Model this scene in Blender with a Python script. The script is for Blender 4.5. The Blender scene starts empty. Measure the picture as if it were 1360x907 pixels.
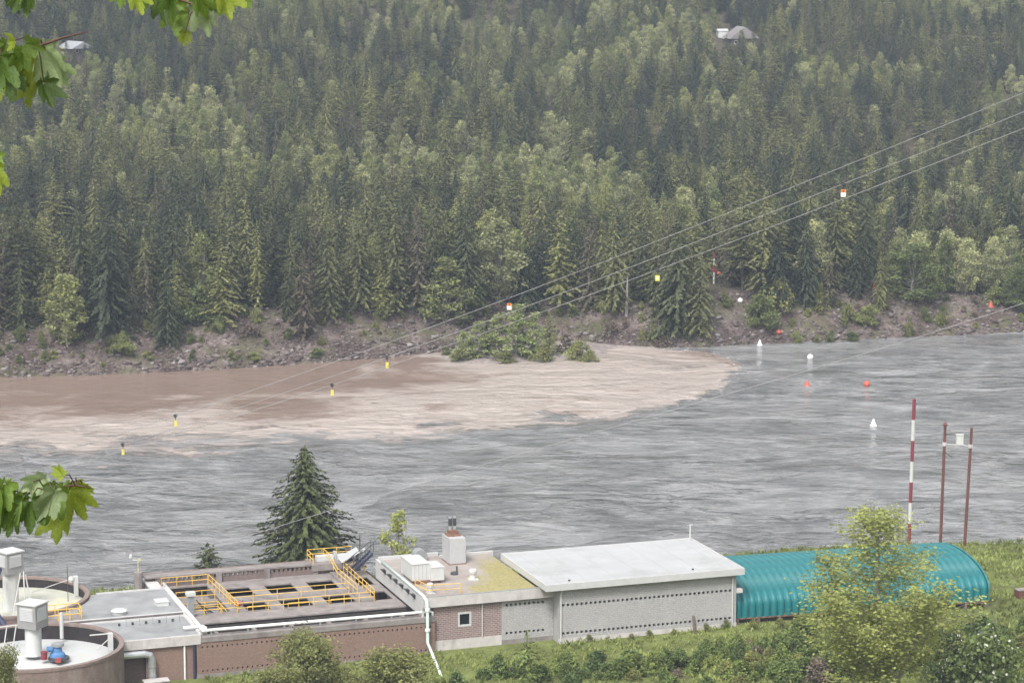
import bpy, math, random
import numpy as np
from mathutils import Vector

random.seed(7)
rng = np.random.default_rng(7)
S = bpy.context.scene
COL = S.collection
R = math.radians

# ------------------------------------------------------------------ camera
HC = 78.0                       # eye height above the river, metres
F_PX = 3500.0                   # focal length in photo pixels (1360 wide)
TILT = math.atan(568.5 / F_PX)  # camera looks down by this much
cam = bpy.data.cameras.new("camera")
cam.sensor_width = 36.0
cam.lens = 36.0 * F_PX / 1360.0
cam.clip_start = 0.5
cam.clip_end = 6000
camo = bpy.data.objects.new("camera", cam)
COL.objects.link(camo)
camo.location = (0, 0, HC)
camo.rotation_euler = (math.pi / 2 - TILT, 0, 0)
S.camera = camo

# ------------------------------------------------------------------ light
SUN_EL, SUN_AZ = R(52), R(200)
world = bpy.data.worlds.new("World")
S.world = world
world.use_nodes = True
wn = world.node_tree
wn.nodes.clear()
sky = wn.nodes.new("ShaderNodeTexSky")
sky.sky_type = 'NISHITA'
sky.sun_disc = False
sky.sun_elevation = SUN_EL
sky.sun_rotation = SUN_AZ
sky.dust_density = 4.0
hsv = wn.nodes.new("ShaderNodeHueSaturation")      # overcast: the same sky, nearly grey
hsv.inputs['Saturation'].default_value = 0.03
bgn = wn.nodes.new("ShaderNodeBackground")
bgn.inputs['Strength'].default_value = 0.125
won = wn.nodes.new("ShaderNodeOutputWorld")
wn.links.new(sky.outputs[0], hsv.inputs['Color'])
wn.links.new(hsv.outputs[0], bgn.inputs['Color'])
wn.links.new(bgn.outputs[0], won.inputs['Surface'])
sl = bpy.data.lights.new("sun", 'SUN')
sl.energy = 1.4
sl.angle = R(14)
sl.color = (1.0, 0.97, 0.93)
slo = bpy.data.objects.new("sun", sl)
COL.objects.link(slo)
# the lamp shines from azimuth SUN_AZ (clockwise from +Y) and elevation SUN_EL
sd = Vector((math.sin(SUN_AZ) * math.cos(SUN_EL), math.cos(SUN_AZ) * math.cos(SUN_EL), math.sin(SUN_EL)))
slo.rotation_euler = (-sd).to_track_quat('-Z', 'Y').to_euler()
slo.location = (0, -40, 160)
S.view_settings.view_transform = 'Standard'
S.view_settings.look = 'None'
S.view_settings.gamma = 1.0
S.view_settings.exposure = 1.05
S.cycles.use_denoising = True
S.cycles.max_bounces = 8
S.cycles.diffuse_bounces = 3
S.cycles.glossy_bounces = 2
S.cycles.transmission_bounces = 4
S.cycles.volume_bounces = 0
S.cycles.transparent_max_bounces = 8
S.cycles.volume_step_rate = 4.0

# ------------------------------------------------------------------ places
cp, sp = math.cos(TILT), math.sin(TILT)


def ray(x, y):
    a, b = (x - 680) / F_PX, (453.5 - y) / F_PX
    return np.array([a, cp + b * sp, -sp + b * cp])


def W(x, y, z):
    """the world point at height z seen at photo pixel x, y"""
    r = ray(x, y)
    return np.array([0, 0, HC]) + r * ((z - HC) / r[2])


def D(x, y, d):
    """the world point at depth d along the view at photo pixel x, y"""
    r = ray(x, y)
    return np.array([0, 0, HC]) + r * d / r[1]


def proj(P):
    P = np.asarray(P, float)
    X, Y, Z = P[..., 0], P[..., 1], P[..., 2] - HC
    dd = Y * cp - Z * sp
    uu = Y * sp + Z * cp
    return 680 + F_PX * X / dd, 453.5 - F_PX * uu / dd, dd


YAW = math.atan(10320 / math.hypot(F_PX, 568.5))
E1 = np.array([math.sin(YAW), math.cos(YAW)])     # along the plant, to the right
E2 = np.array([-E1[1], E1[0]])                    # away from the viewer
ROT = math.pi / 2 - YAW
O2 = W(743, 855, 4.0)[:2]


def L(u, v, z):
    q = O2 + u * E1 + v * E2
    return np.array([q[0], q[1], z])


def UV(P):
    q = np.asarray(P)[:2] - O2
    return float(q @ E1), float(q @ E2)


# ------------------------------------------------------------------ noise
_perm = rng.random((256, 256))


def vnoise(x, y):
    xi, yi = np.floor(x).astype(int), np.floor(y).astype(int)
    fx, fy = x - xi, y - yi
    fx = fx * fx * (3 - 2 * fx)
    fy = fy * fy * (3 - 2 * fy)
    g = lambda a, b: _perm[a % 256, b % 256]
    return ((g(xi, yi) * (1 - fx) + g(xi + 1, yi) * fx) * (1 - fy)
            + (g(xi, yi + 1) * (1 - fx) + g(xi + 1, yi + 1) * fx) * fy) * 2 - 1


def fbm(x, y, o=4):
    x, y = np.asarray(x, float), np.asarray(y, float)
    s, a = 0, 0.5
    for k in range(o):
        s = s + a * vnoise(x * 2 ** k + 17.3 * k, y * 2 ** k + 9.1 * k)
        a *= 0.5
    return s


def sstep(a, b, x):
    t = np.clip((np.asarray(x, float) - a) / (b - a), 0, 1)
    return t * t * (3 - 2 * t)


# ------------------------------------------------------------------ materials
MATS = {}


def nodes_of(name):
    m = bpy.data.materials.new(name)
    m.use_nodes = True
    t = m.node_tree
    b = t.nodes['Principled BSDF']
    return m, t, b


def nd(t, typ, **kw):
    n = t.nodes.new(typ)
    for k, v in kw.items():
        setattr(n, k, v)
    return n


def mixc(t, fac, a, b, mode='MIX'):
    n = nd(t, 'ShaderNodeMix', data_type='RGBA', blend_type=mode)
    for s, v in ((0, fac), (6, a), (7, b)):
        if hasattr(v, 'is_linked') or isinstance(v, bpy.types.NodeSocket):
            t.links.new(v, n.inputs[s])
        elif s == 0:
            n.inputs[s].default_value = v
        else:
            n.inputs[s].default_value = (*v, 1)
    return n.outputs[2]


def mth(t, op, a, b=None, c=None, clamp=False):
    n = nd(t, 'ShaderNodeMath', operation=op, use_clamp=clamp)
    for i, v in enumerate((a, b, c)):
        if v is None:
            continue
        if isinstance(v, bpy.types.NodeSocket):
            t.links.new(v, n.inputs[i])
        else:
            n.inputs[i].default_value = v
    return n.outputs[0]


def noise(t, co, scale, detail=4, rough=0.55, mapping=None, distort=0.0):
    if mapping:
        mp = nd(t, 'ShaderNodeMapping')
        mp.inputs['Scale'].default_value = mapping
        t.links.new(co, mp.inputs['Vector'])
        co = mp.outputs[0]
    n = nd(t, 'ShaderNodeTexNoise')
    n.inputs['Scale'].default_value = scale
    n.inputs['Detail'].default_value = detail
    n.inputs['Roughness'].default_value = rough
    n.inputs['Distortion'].default_value = distort
    t.links.new(co, n.inputs['Vector'])
    return n.outputs[0]


def ramp(t, fac, stops):
    n = nd(t, 'ShaderNodeValToRGB')
    el = n.color_ramp.elements
    while len(el) < len(stops):
        el.new(0.5)
    for e, (p, c) in zip(el, stops):
        e.position = p
        e.color = (*c, 1) if len(c) == 3 else c
    t.links.new(fac, n.inputs[0])
    return n.outputs[0]


def objco(t):
    return nd(t, 'ShaderNodeTexCoord').outputs['Object']


def bump(t, b, h, dist=0.02, strength=0.6):
    n = nd(t, 'ShaderNodeBump')
    n.inputs['Distance'].default_value = dist
    n.inputs['Strength'].default_value = strength
    t.links.new(h, n.inputs['Height'])
    t.links.new(n.outputs[0], b.inputs['Normal'])


def plain(name, c, rough=0.6, var=0.18, scale=1.5, metal=0.0, dirt=None, bmp=0.0, spec=0.4):
    """a weathered plain surface: two octaves of mottling and optional dirt"""
    m, t, b = nodes_of(name)
    co = objco(t)
    n1 = noise(t, co, scale, 5, 0.6)
    lo = tuple(x * (1 - var) for x in c)
    hi = tuple(min(1, x * (1 + var)) for x in c)
    col = ramp(t, n1, [(0.3, lo), (0.7, hi)])
    if dirt:
        n2 = noise(t, co, scale * 0.6, 6, 0.7, (1, 1, 0.35))
        f = ramp(t, n2, [(0.52, (0, 0, 0)), (0.72, (1, 1, 1))])
        col = mixc(t, f, col, dirt)
    t.links.new(col, b.inputs['Base Color'])
    b.inputs['Roughness'].default_value = rough
    b.inputs['Metallic'].default_value = metal
    b.inputs['Specular IOR Level'].default_value = spec
    if bmp:
        bump(t, b, noise(t, co, scale * 8, 4), bmp)
    MATS[name] = m
    return m


def brick(name, c1, c2, mortar, w=0.4, h=0.2, ms=0.012, stain=(0.3, 0.27, 0.25), stain_at=(0.55, 0.8)):
    m, t, b = nodes_of(name)
    co = objco(t)
    sx = nd(t, 'ShaderNodeSeparateXYZ')
    t.links.new(co, sx.inputs[0])
    cx = nd(t, 'ShaderNodeCombineXYZ')
    t.links.new(mth(t, 'ADD', sx.outputs[0], sx.outputs[1]), cx.inputs[0])
    t.links.new(sx.outputs[2], cx.inputs[1])
    bt = nd(t, 'ShaderNodeTexBrick')
    bt.inputs['Scale'].default_value = 1.0
    bt.inputs['Brick Width'].default_value = w
    bt.inputs['Row Height'].default_value = h
    bt.inputs['Mortar Size'].default_value = ms
    bt.inputs['Color1'].default_value = (*c1, 1)
    bt.inputs['Color2'].default_value = (*c2, 1)
    bt.inputs['Mortar'].default_value = (*mortar, 1)
    t.links.new(cx.outputs[0], bt.inputs['Vector'])
    n = noise(t, co, 0.7, 6, 0.65, (1, 1, 0.4))
    f = ramp(t, n, [(stain_at[0], (0, 0, 0)), (stain_at[1], (0.75, 0.75, 0.75))])
    col = mixc(t, f, bt.outputs['Color'], stain)
    n2 = noise(t, co, 6.0, 3, 0.6)
    col = mixc(t, 0.35, col, ramp(t, n2, [(0.3, (0.3, 0.3, 0.3)), (0.7, (0.75, 0.75, 0.75))]), 'OVERLAY')
    t.links.new(col, b.inputs['Base Color'])
    b.inputs['Roughness'].default_value = 0.88
    b.inputs['Specular IOR Level'].default_value = 0.25
    inv = mth(t, 'SUBTRACT', 1.0, bt.outputs['Fac'])
    bump(t, b, inv, 0.012, 0.8)
    MATS[name] = m
    return m


def foliage(name, stops, trans=0.3, vary=0.45, rough=0.55, gloss=0.3):
    """leaf colour: differs from plant to plant and from leaf to leaf"""
    m, t, b = nodes_of(name)
    oi = nd(t, 'ShaderNodeObjectInfo')
    c = ramp(t, oi.outputs['Random'], stops)
    at = nd(t, 'ShaderNodeAttribute', attribute_name='tint')
    k = mth(t, 'MULTIPLY_ADD', at.outputs['Fac'], vary * 2, 1 - vary)
    v = nd(t, 'ShaderNodeVectorMath', operation='SCALE')
    t.links.new(c, v.inputs[0])
    t.links.new(k, v.inputs['Scale'])
    t.links.new(v.outputs[0], b.inputs['Base Color'])
    b.inputs['Roughness'].default_value = rough
    b.inputs['Specular IOR Level'].default_value = gloss
    tr = nd(t, 'ShaderNodeBsdfTranslucent')
    t.links.new(v.outputs[0], tr.inputs['Color'])
    mx = nd(t, 'ShaderNodeMixShader')
    mx.inputs[0].default_value = trans
    t.links.new(b.outputs[0], mx.inputs[1])
    t.links.new(tr.outputs[0], mx.inputs[2])
    t.links.new(mx.outputs[0], t.nodes['Material Output'].inputs['Surface'])
    MATS[name] = m
    return m


plain('white_paint', (0.54, 0.54, 0.53), 0.45, 0.06, 1.0, dirt=(0.46, 0.45, 0.43))
plain('white_pipe', (0.74, 0.75, 0.74), 0.4, 0.08, 2.0, dirt=(0.5, 0.5, 0.47))
plain('white_roof', (0.40, 0.405, 0.41), 0.6, 0.08, 0.3, dirt=(0.315, 0.315, 0.31))
plain('white_fascia', (0.5, 0.495, 0.49), 0.5, 0.06, 1.2, dirt=(0.55, 0.54, 0.53))
plain('pale_concrete', (0.5, 0.47, 0.46), 0.85, 0.12, 1.2, dirt=(0.34, 0.31, 0.3), bmp=0.01)
plain('concrete', (0.235, 0.21, 0.2), 0.9, 0.22, 0.9, dirt=(0.14, 0.122, 0.115), bmp=0.01)
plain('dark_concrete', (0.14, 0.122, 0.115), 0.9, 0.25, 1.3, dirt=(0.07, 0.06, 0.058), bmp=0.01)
plain('inside_shade', (0.045, 0.039, 0.037), 0.9, 0.4, 1.5)  # near-black colour stands in for shade inside openings and recesses
plain('grey_roof', (0.255, 0.26, 0.265), 0.4, 0.2, 0.5, dirt=(0.16, 0.165, 0.17))
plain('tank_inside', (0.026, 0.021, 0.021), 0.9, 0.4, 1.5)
plain('cream_paint', (0.55, 0.5, 0.26), 0.5, 0.1, 2.0)
plain('roof_tape', (0.365, 0.37, 0.375), 0.6, 0.12, 0.8)
plain('rim_brown', (0.22, 0.165, 0.148), 0.85, 0.2, 2.0, dirt=(0.17, 0.13, 0.12), bmp=0.01)
plain('yellow_paint', (0.72, 0.46, 0.09), 0.5, 0.12, 2.0, dirt=(0.62, 0.42, 0.16))
plain('galvanised', (0.5, 0.52, 0.54), 0.35, 0.12, 3.0, 0.6)
plain('grey_metal', (0.3, 0.31, 0.32), 0.5, 0.15, 3.0, 0.3)
plain('dark_metal', (0.06, 0.06, 0.065), 0.5, 0.25, 3.0, 0.2)
plain('navy_pipe', (0.035, 0.04, 0.085), 0.45, 0.25, 3.0)
plain('pale_green_pipe', (0.58, 0.68, 0.65), 0.4, 0.1, 1.5, dirt=(0.42, 0.5, 0.46))
plain('white_cover', (0.5, 0.51, 0.51), 0.55, 0.06, 0.6, dirt=(0.5, 0.5, 0.45))
plain('stained_cover', (0.46, 0.46, 0.4), 0.6, 0.1, 0.5, dirt=(0.55, 0.53, 0.36))
plain('grey_paint', (0.27, 0.265, 0.265), 0.5, 0.08, 2.0)
plain('pale_grey_paint', (0.43, 0.43, 0.435), 0.5, 0.06, 2.0)
plain('blue_paint', (0.085, 0.2, 0.4), 0.4, 0.15, 4.0)
plain('red_paint', (0.33, 0.07, 0.07), 0.45, 0.15, 4.0)
plain('dark_red_paint', (0.2, 0.035, 0.04), 0.5, 0.2, 4.0)
plain('pole_red', (0.2, 0.036, 0.05), 0.6, 0.2, 3.0)
plain('pole_brown', (0.14, 0.055, 0.045), 0.75, 0.3, 3.0, dirt=(0.06, 0.035, 0.03))
plain('rust', (0.2, 0.11, 0.075), 0.85, 0.35, 4.0, dirt=(0.12, 0.05, 0.03))
plain('buoy_red', (0.5, 0.1, 0.06), 0.4, 0.1, 3.0)
plain('buoy_white', (0.8, 0.8, 0.79), 0.4, 0.05, 3.0)
plain('sign_yellow', (0.62, 0.55, 0.1), 0.5, 0.05, 3.0)
plain('sign_orange', (0.6, 0.2, 0.06), 0.5, 0.05, 3.0)
plain('cable_steel', (0.36, 0.35, 0.36), 0.45, 0.1, 3.0, 0.3)
plain('teal_sheet', (0.01, 0.15, 0.165), 0.45, 0.22, 0.5, dirt=(0.085, 0.22, 0.225), spec=0.45)
plain('teal_dark', (0.02, 0.17, 0.18), 0.5, 0.15, 1.0)
plain('weathered_wood', (0.16, 0.12, 0.105), 0.9, 0.3, 3.0, dirt=(0.08, 0.06, 0.055), bmp=0.02)
plain('bark', (0.075, 0.06, 0.05), 0.95, 0.35, 2.0, bmp=0.03)
plain('bark_pale', (0.26, 0.24, 0.21), 0.9, 0.3, 2.0, dirt=(0.1, 0.09, 0.08), bmp=0.02)
plain('bark_white', (0.27, 0.25, 0.24), 0.9, 0.2, 2.0, bmp=0.02)
plain('twig_red', (0.085, 0.042, 0.034), 0.7, 0.3, 20.0)
plain('rock', (0.27, 0.235, 0.225), 0.9, 0.3, 1.2, dirt=(0.17, 0.145, 0.14), bmp=0.05)
plain('house_wall', (0.12, 0.095, 0.085), 0.85, 0.2, 1.0)
plain('house_roof', (0.2, 0.185, 0.185), 0.7, 0.15, 1.0)
plain('house_roof_pale', (0.3, 0.31, 0.33), 0.6, 0.1, 1.0)
brick('grey_block', (0.361, 0.350, 0.350), (0.403, 0.392, 0.392), (0.283, 0.272, 0.272), 0.4, 0.2, 0.014, (0.42, 0.41, 0.405), (0.5, 0.75))
brick('mauve_brick', (0.207, 0.138, 0.133), (0.267, 0.184, 0.179), (0.396, 0.359, 0.350), 0.5, 0.2, 0.02, (0.25, 0.19, 0.185), (0.55, 0.85))
brick('tan_brick', (0.224, 0.142, 0.116), (0.275, 0.181, 0.150), (0.215, 0.159, 0.138), 0.3, 0.1, 0.012, (0.24, 0.17, 0.145), (0.5, 0.8))
brick('tank_brick', (0.180, 0.131, 0.115), (0.225, 0.164, 0.144), (0.216, 0.171, 0.158), 0.3, 0.1, 0.01, (0.33, 0.28, 0.26), (0.45, 0.75))
brick('brown_brick', (0.17, 0.125, 0.115), (0.2, 0.15, 0.14), (0.2, 0.16, 0.15), 0.3, 0.1, 0.01, (0.16, 0.12, 0.11))


def glass_mat():
    m, t, b = nodes_of('window_glass')
    b.inputs['Base Color'].default_value = (0.012, 0.013, 0.014, 1)
    b.inputs['Roughness'].default_value = 0.25
    MATS['window_glass'] = m


glass_mat()


def moss_roof():
    m, t, b = nodes_of('moss_roof')
    co = objco(t)
    sx = nd(t, 'ShaderNodeSeparateXYZ')
    t.links.new(co, sx.inputs[0])
    g = ramp(t, noise(t, co, 0.5, 6, 0.65), [(0.3, (0.25, 0.215, 0.195)), (0.7, (0.36, 0.32, 0.3))])
    n = noise(t, co, 0.35, 7, 0.7)
    a = mth(t, 'MULTIPLY', mth(t, 'ADD', sx.outputs[0], -1.0), 0.09)        # grows towards one corner
    c = mth(t, 'MULTIPLY', sx.outputs[1], -0.045)
    f = mth(t, 'ADD', mth(t, 'ADD', a, c), n)
    f = ramp(t, f, [(0.62, (0, 0, 0)), (0.85, (0.85, 0.85, 0.85))])
    mc = ramp(t, noise(t, co, 3.0, 5, 0.7), [(0.3, (0.17, 0.15, 0.05)), (0.7, (0.40, 0.35, 0.12))])
    col = mixc(t, f, g, mc)
    t.links.new(col, b.inputs['Base Color'])
    b.inputs['Roughness'].default_value = 0.9
    bump(t, b, noise(t, co, 12, 4), 0.03)
    MATS['moss_roof'] = m


moss_roof()


def ground_mats():
    # grassy plant ground
    m, t, b = nodes_of('grass_ground')
    co = objco(t)
    n = noise(t, co, 0.22, 7, 0.7)
    c = ramp(t, n, [(0.32, (0.10, 0.08, 0.048)), (0.42, (0.11, 0.125, 0.043)), (0.6, (0.155, 0.18, 0.058)), (0.72, (0.21, 0.215, 0.08))])
    n2 = noise(t, co, 2.5, 4, 0.6)
    c = mixc(t, 0.5, c, ramp(t, n2, [(0.3, (0.25, 0.25, 0.25)), (0.7, (0.8, 0.8, 0.8))]), 'OVERLAY')
    t.links.new(c, b.inputs['Base Color'])
    b.inputs['Roughness'].default_value = 0.95
    b.inputs['Specular IOR Level'].default_value = 0.1
    bump(t, b, noise(t, co, 4, 5), 0.2)
    MATS['grass_ground'] = m
    # far bank: scree at the water, needle litter under the trees
    m, t, b = nodes_of('bank_ground')
    co = objco(t)
    at = nd(t, 'ShaderNodeAttribute', attribute_name='bank')
    n = noise(t, co, 0.16, 8, 0.72)
    scree = ramp(t, n, [(0.34, (0.04, 0.028, 0.025)), (0.46, (0.085, 0.063, 0.056)), (0.56, (0.14, 0.11, 0.1)), (0.7, (0.23, 0.19, 0.175))])
    n3 = noise(t, co, 1.2, 5, 0.75)
    scree = mixc(t, 0.8, scree, ramp(t, n3, [(0.3, (0.18, 0.18, 0.18)), (0.7, (0.82, 0.82, 0.82))]), 'OVERLAY')
    g = ramp(t, noise(t, co, 0.13, 6, 0.7), [(0.5, (0, 0, 0)), (0.64, (0.8, 0.8, 0.8))])
    scree = mixc(t, g, scree, (0.10, 0.105, 0.045))
    duff = ramp(t, noise(t, co, 0.3, 5, 0.7), [(0.35, (0.065, 0.05, 0.04)), (0.65, (0.10, 0.09, 0.055))])
    f = mth(t, 'ADD', at.outputs['Fac'], mth(t, 'MULTIPLY', mth(t, 'SUBTRACT', n, 0.5), 0.8), None, True)
    f = ramp(t, f, [(0.35, (0, 0, 0)), (0.65, (1, 1, 1))])
    col = mixc(t, f, duff, scree)
    t.links.new(col, b.inputs['Base Color'])
    b.inputs['Roughness'].default_value = 0.95
    b.inputs['Specular IOR Level'].default_value = 0.15
    bump(t, b, n3, 0.5, 0.8)
    MATS['bank_ground'] = m
    # gravel bar
    m, t, b = nodes_of('gravel')
    co = objco(t)
    c = ramp(t, noise(t, co, 1.0, 8, 0.75), [(0.35, (0.15, 0.125, 0.115)), (0.65, (0.33, 0.285, 0.265))])
    t.links.new(c, b.inputs['Base Color'])
    b.inputs['Roughness'].default_value = 0.95
    bump(t, b, noise(t, co, 3, 5), 0.2)
    MATS['gravel'] = m


ground_mats()


def river_mat():
    m, t, b = nodes_of('river_water')
    co = objco(t)
    silt = nd(t, 'ShaderNodeAttribute', attribute_name='silt').outputs['Fac']
    calm = nd(t, 'ShaderNodeAttribute', attribute_name='calm').outputs['Fac']
    edge = nd(t, 'ShaderNodeAttribute', attribute_name='edge').outputs['Fac']

    def n01(mapping, det=6, ro=0.65, lo=0.34, hi=0.66):
        n = nd(t, 'ShaderNodeMapRange')
        n.inputs['From Min'].default_value = lo
        n.inputs['From Max'].default_value = hi
        t.links.new(noise(t, co, 1.0, det, ro, mapping, 0.9), n.inputs['Value'])
        return n.outputs[0]

    def off(v, k):
        return mth(t, 'MULTIPLY', mth(t, 'SUBTRACT', v, 0.5), k)
    # where the muddy water reaches, broken up by streaks
    s = mth(t, 'ADD', silt, mth(t, 'ADD', off(n01((0.12, 0.22, 1)), 0.6), off(n01((0.04, 0.08, 1)), 0.5)))
    s = ramp(t, s, [(0.36, (0, 0, 0)), (0.66, (1, 1, 1))])
    cc = mth(t, 'ADD', calm, mth(t, 'ADD', off(n01((0.09, 0.16, 1)), 0.6), off(n01((0.03, 0.06, 1)), 0.9)))
    cc = ramp(t, cc, [(0.22, (0, 0, 0)), (0.8, (1, 1, 1))])
    mud = mixc(t, cc, (0.40, 0.345, 0.312), (0.215, 0.155, 0.126))  # pale tone has foam and reflected sky mixed into the mud colour
    clear = ramp(t, n01((0.10, 0.13, 1)), [(0.1, (0.135, 0.139, 0.141)), (0.9, (0.262, 0.262, 0.264))])  # silty grey, raised further in place of reflected sky
    col = mixc(t, s, clear, mud)
    fn = n01((0.5, 1.7, 1), 6, 0.75)
    ff = mth(t, 'ADD', mth(t, 'MULTIPLY', edge, 0.28), mth(t, 'MULTIPLY', fn, 0.8))
    ff = ramp(t, ff, [(0.84, (0, 0, 0)), (1.0, (0.85, 0.85, 0.85))])
    col = mixc(t, ff, col, (0.60, 0.57, 0.54))
    t.links.new(col, b.inputs['Base Color'])
    ro = mth(t, 'ADD', mth(t, 'MULTIPLY', s, 0.12), 0.07)
    ro = mth(t, 'ADD', ro, mth(t, 'MULTIPLY', ff, 0.5))
    t.links.new(ro, b.inputs['Roughness'])
    b.inputs['IOR'].default_value = 1.333
    # chop: long-crested ripples along the flow, livelier in some patches than in others
    w0 = noise(t, co, 1.0, 3, 0.55, (0.13, 0.2, 1), 1.8)
    w1 = noise(t, co, 1.0, 4, 0.6, (0.5, 0.75, 1), 1.2)
    w2 = noise(t, co, 1.0, 3, 0.6, (1.6, 2.4, 1))
    pat = n01((0.028, 0.05, 1), 4, 0.55, 0.38, 0.62)
    pat = mth(t, 'MULTIPLY_ADD', pat, 0.85, 0.15)
    h = mth(t, 'ADD', mth(t, 'MULTIPLY', w0, 1.9), mth(t, 'ADD', mth(t, 'MULTIPLY', w1, 1.35), mth(t, 'MULTIPLY', w2, 0.25)))
    h = mth(t, 'MULTIPLY', h, mth(t, 'MULTIPLY', pat, mth(t, 'SUBTRACT', 1.0, mth(t, 'MULTIPLY', s, 0.6))))
    h = mth(t, 'MULTIPLY', h, mth(t, 'SUBTRACT', 1.0, mth(t, 'MULTIPLY', calm, 0.8)))
    bump(t, b, h, 1.0, 1.0)
    MATS['river_water'] = m


river_mat()

foliage('needles_dark', [(0.0, (0.026, 0.036, 0.021)), (0.5, (0.045, 0.058, 0.028)), (1.0, (0.085, 0.096, 0.042))], 0.12)
foliage('needles_mid', [(0.0, (0.06, 0.07, 0.034)), (0.45, (0.12, 0.13, 0.054)), (1.0, (0.20, 0.20, 0.078))], 0.2)
foliage('needles_pale', [(0.0, (0.19, 0.20, 0.072)), (1.0, (0.28, 0.28, 0.10))], 0.25)
foliage('needles_brown', [(0.0, (0.10, 0.075, 0.055)), (0.5, (0.12, 0.105, 0.065)), (1.0, (0.11, 0.112, 0.06))], 0.2)
foliage('needles_near', [(0.0, (0.088, 0.105, 0.04)), (1.0, (0.092, 0.11, 0.042))], 0.15, 0.65)
foliage('leaves_green', [(0.0, (0.12, 0.15, 0.054)), (0.5, (0.21, 0.235, 0.082)), (1.0, (0.30, 0.31, 0.115))], 0.3)
foliage('leaves_pale', [(0.0, (0.24, 0.255, 0.125)), (0.5, (0.32, 0.33, 0.16)), (1.0, (0.38, 0.385, 0.185))], 0.3)
foliage('leaves_spring', [(0.0, (0.36, 0.39, 0.12)), (1.0, (0.38, 0.41, 0.13))], 0.42)
foliage('leaves_bush', [(0.0, (0.09, 0.13, 0.045)), (0.45, (0.15, 0.20, 0.06)), (0.8, (0.19, 0.24, 0.065)), (1.0, (0.26, 0.29, 0.085))], 0.25, 0.65)
foliage('leaves_olive', [(0.0, (0.19, 0.20, 0.07)), (1.0, (0.24, 0.25, 0.08))], 0.3)
foliage('twigs_brown', [(0.0, (0.12, 0.09, 0.07)), (1.0, (0.18, 0.14, 0.105))], 0.1)
foliage('grass_blades', [(0.0, (0.195, 0.225, 0.065)), (1.0, (0.195, 0.225, 0.065))], 0.3, 0.65)


def maple_mat(name, c1, c2, trans):
    m, t, b = nodes_of(name)
    co = objco(t)
    oi = nd(t, 'ShaderNodeObjectInfo')
    n = noise(t, co, 14, 4, 0.6)
    c = ramp(t, n, [(0.35, c1), (0.65, c2)])
    k = mth(t, 'MULTIPLY_ADD', oi.outputs['Random'], 0.5, 0.75)
    v = nd(t, 'ShaderNodeVectorMath', operation='SCALE')
    t.links.new(c, v.inputs[0])
    t.links.new(k, v.inputs['Scale'])
    t.links.new(v.outputs[0], b.inputs['Base Color'])
    b.inputs['Roughness'].default_value = 0.3
    b.inputs['Specular IOR Level'].default_value = 0.5
    bump(t, b, noise(t, co, 30, 4), 0.004)
    tr = nd(t, 'ShaderNodeBsdfTranslucent')
    t.links.new(v.outputs[0], tr.inputs['Color'])
    mx = nd(t, 'ShaderNodeMixShader')
    mx.inputs[0].default_value = trans
    t.links.new(b.outputs[0], mx.inputs[1])
    t.links.new(tr.outputs[0], mx.inputs[2])
    t.links.new(mx.outputs[0], t.nodes['Material Output'].inputs['Surface'])
    MATS[name] = m


maple_mat('maple_green', (0.13, 0.22, 0.035), (0.22, 0.31, 0.06), 0.4)
maple_mat('maple_dark', (0.06, 0.11, 0.025), (0.11, 0.175, 0.035), 0.3)
maple_mat('maple_bright', (0.24, 0.33, 0.035), (0.37, 0.42, 0.06), 0.5)
maple_mat('maple_pale', (0.24, 0.32, 0.15), (0.33, 0.4, 0.21), 0.35)


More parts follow.
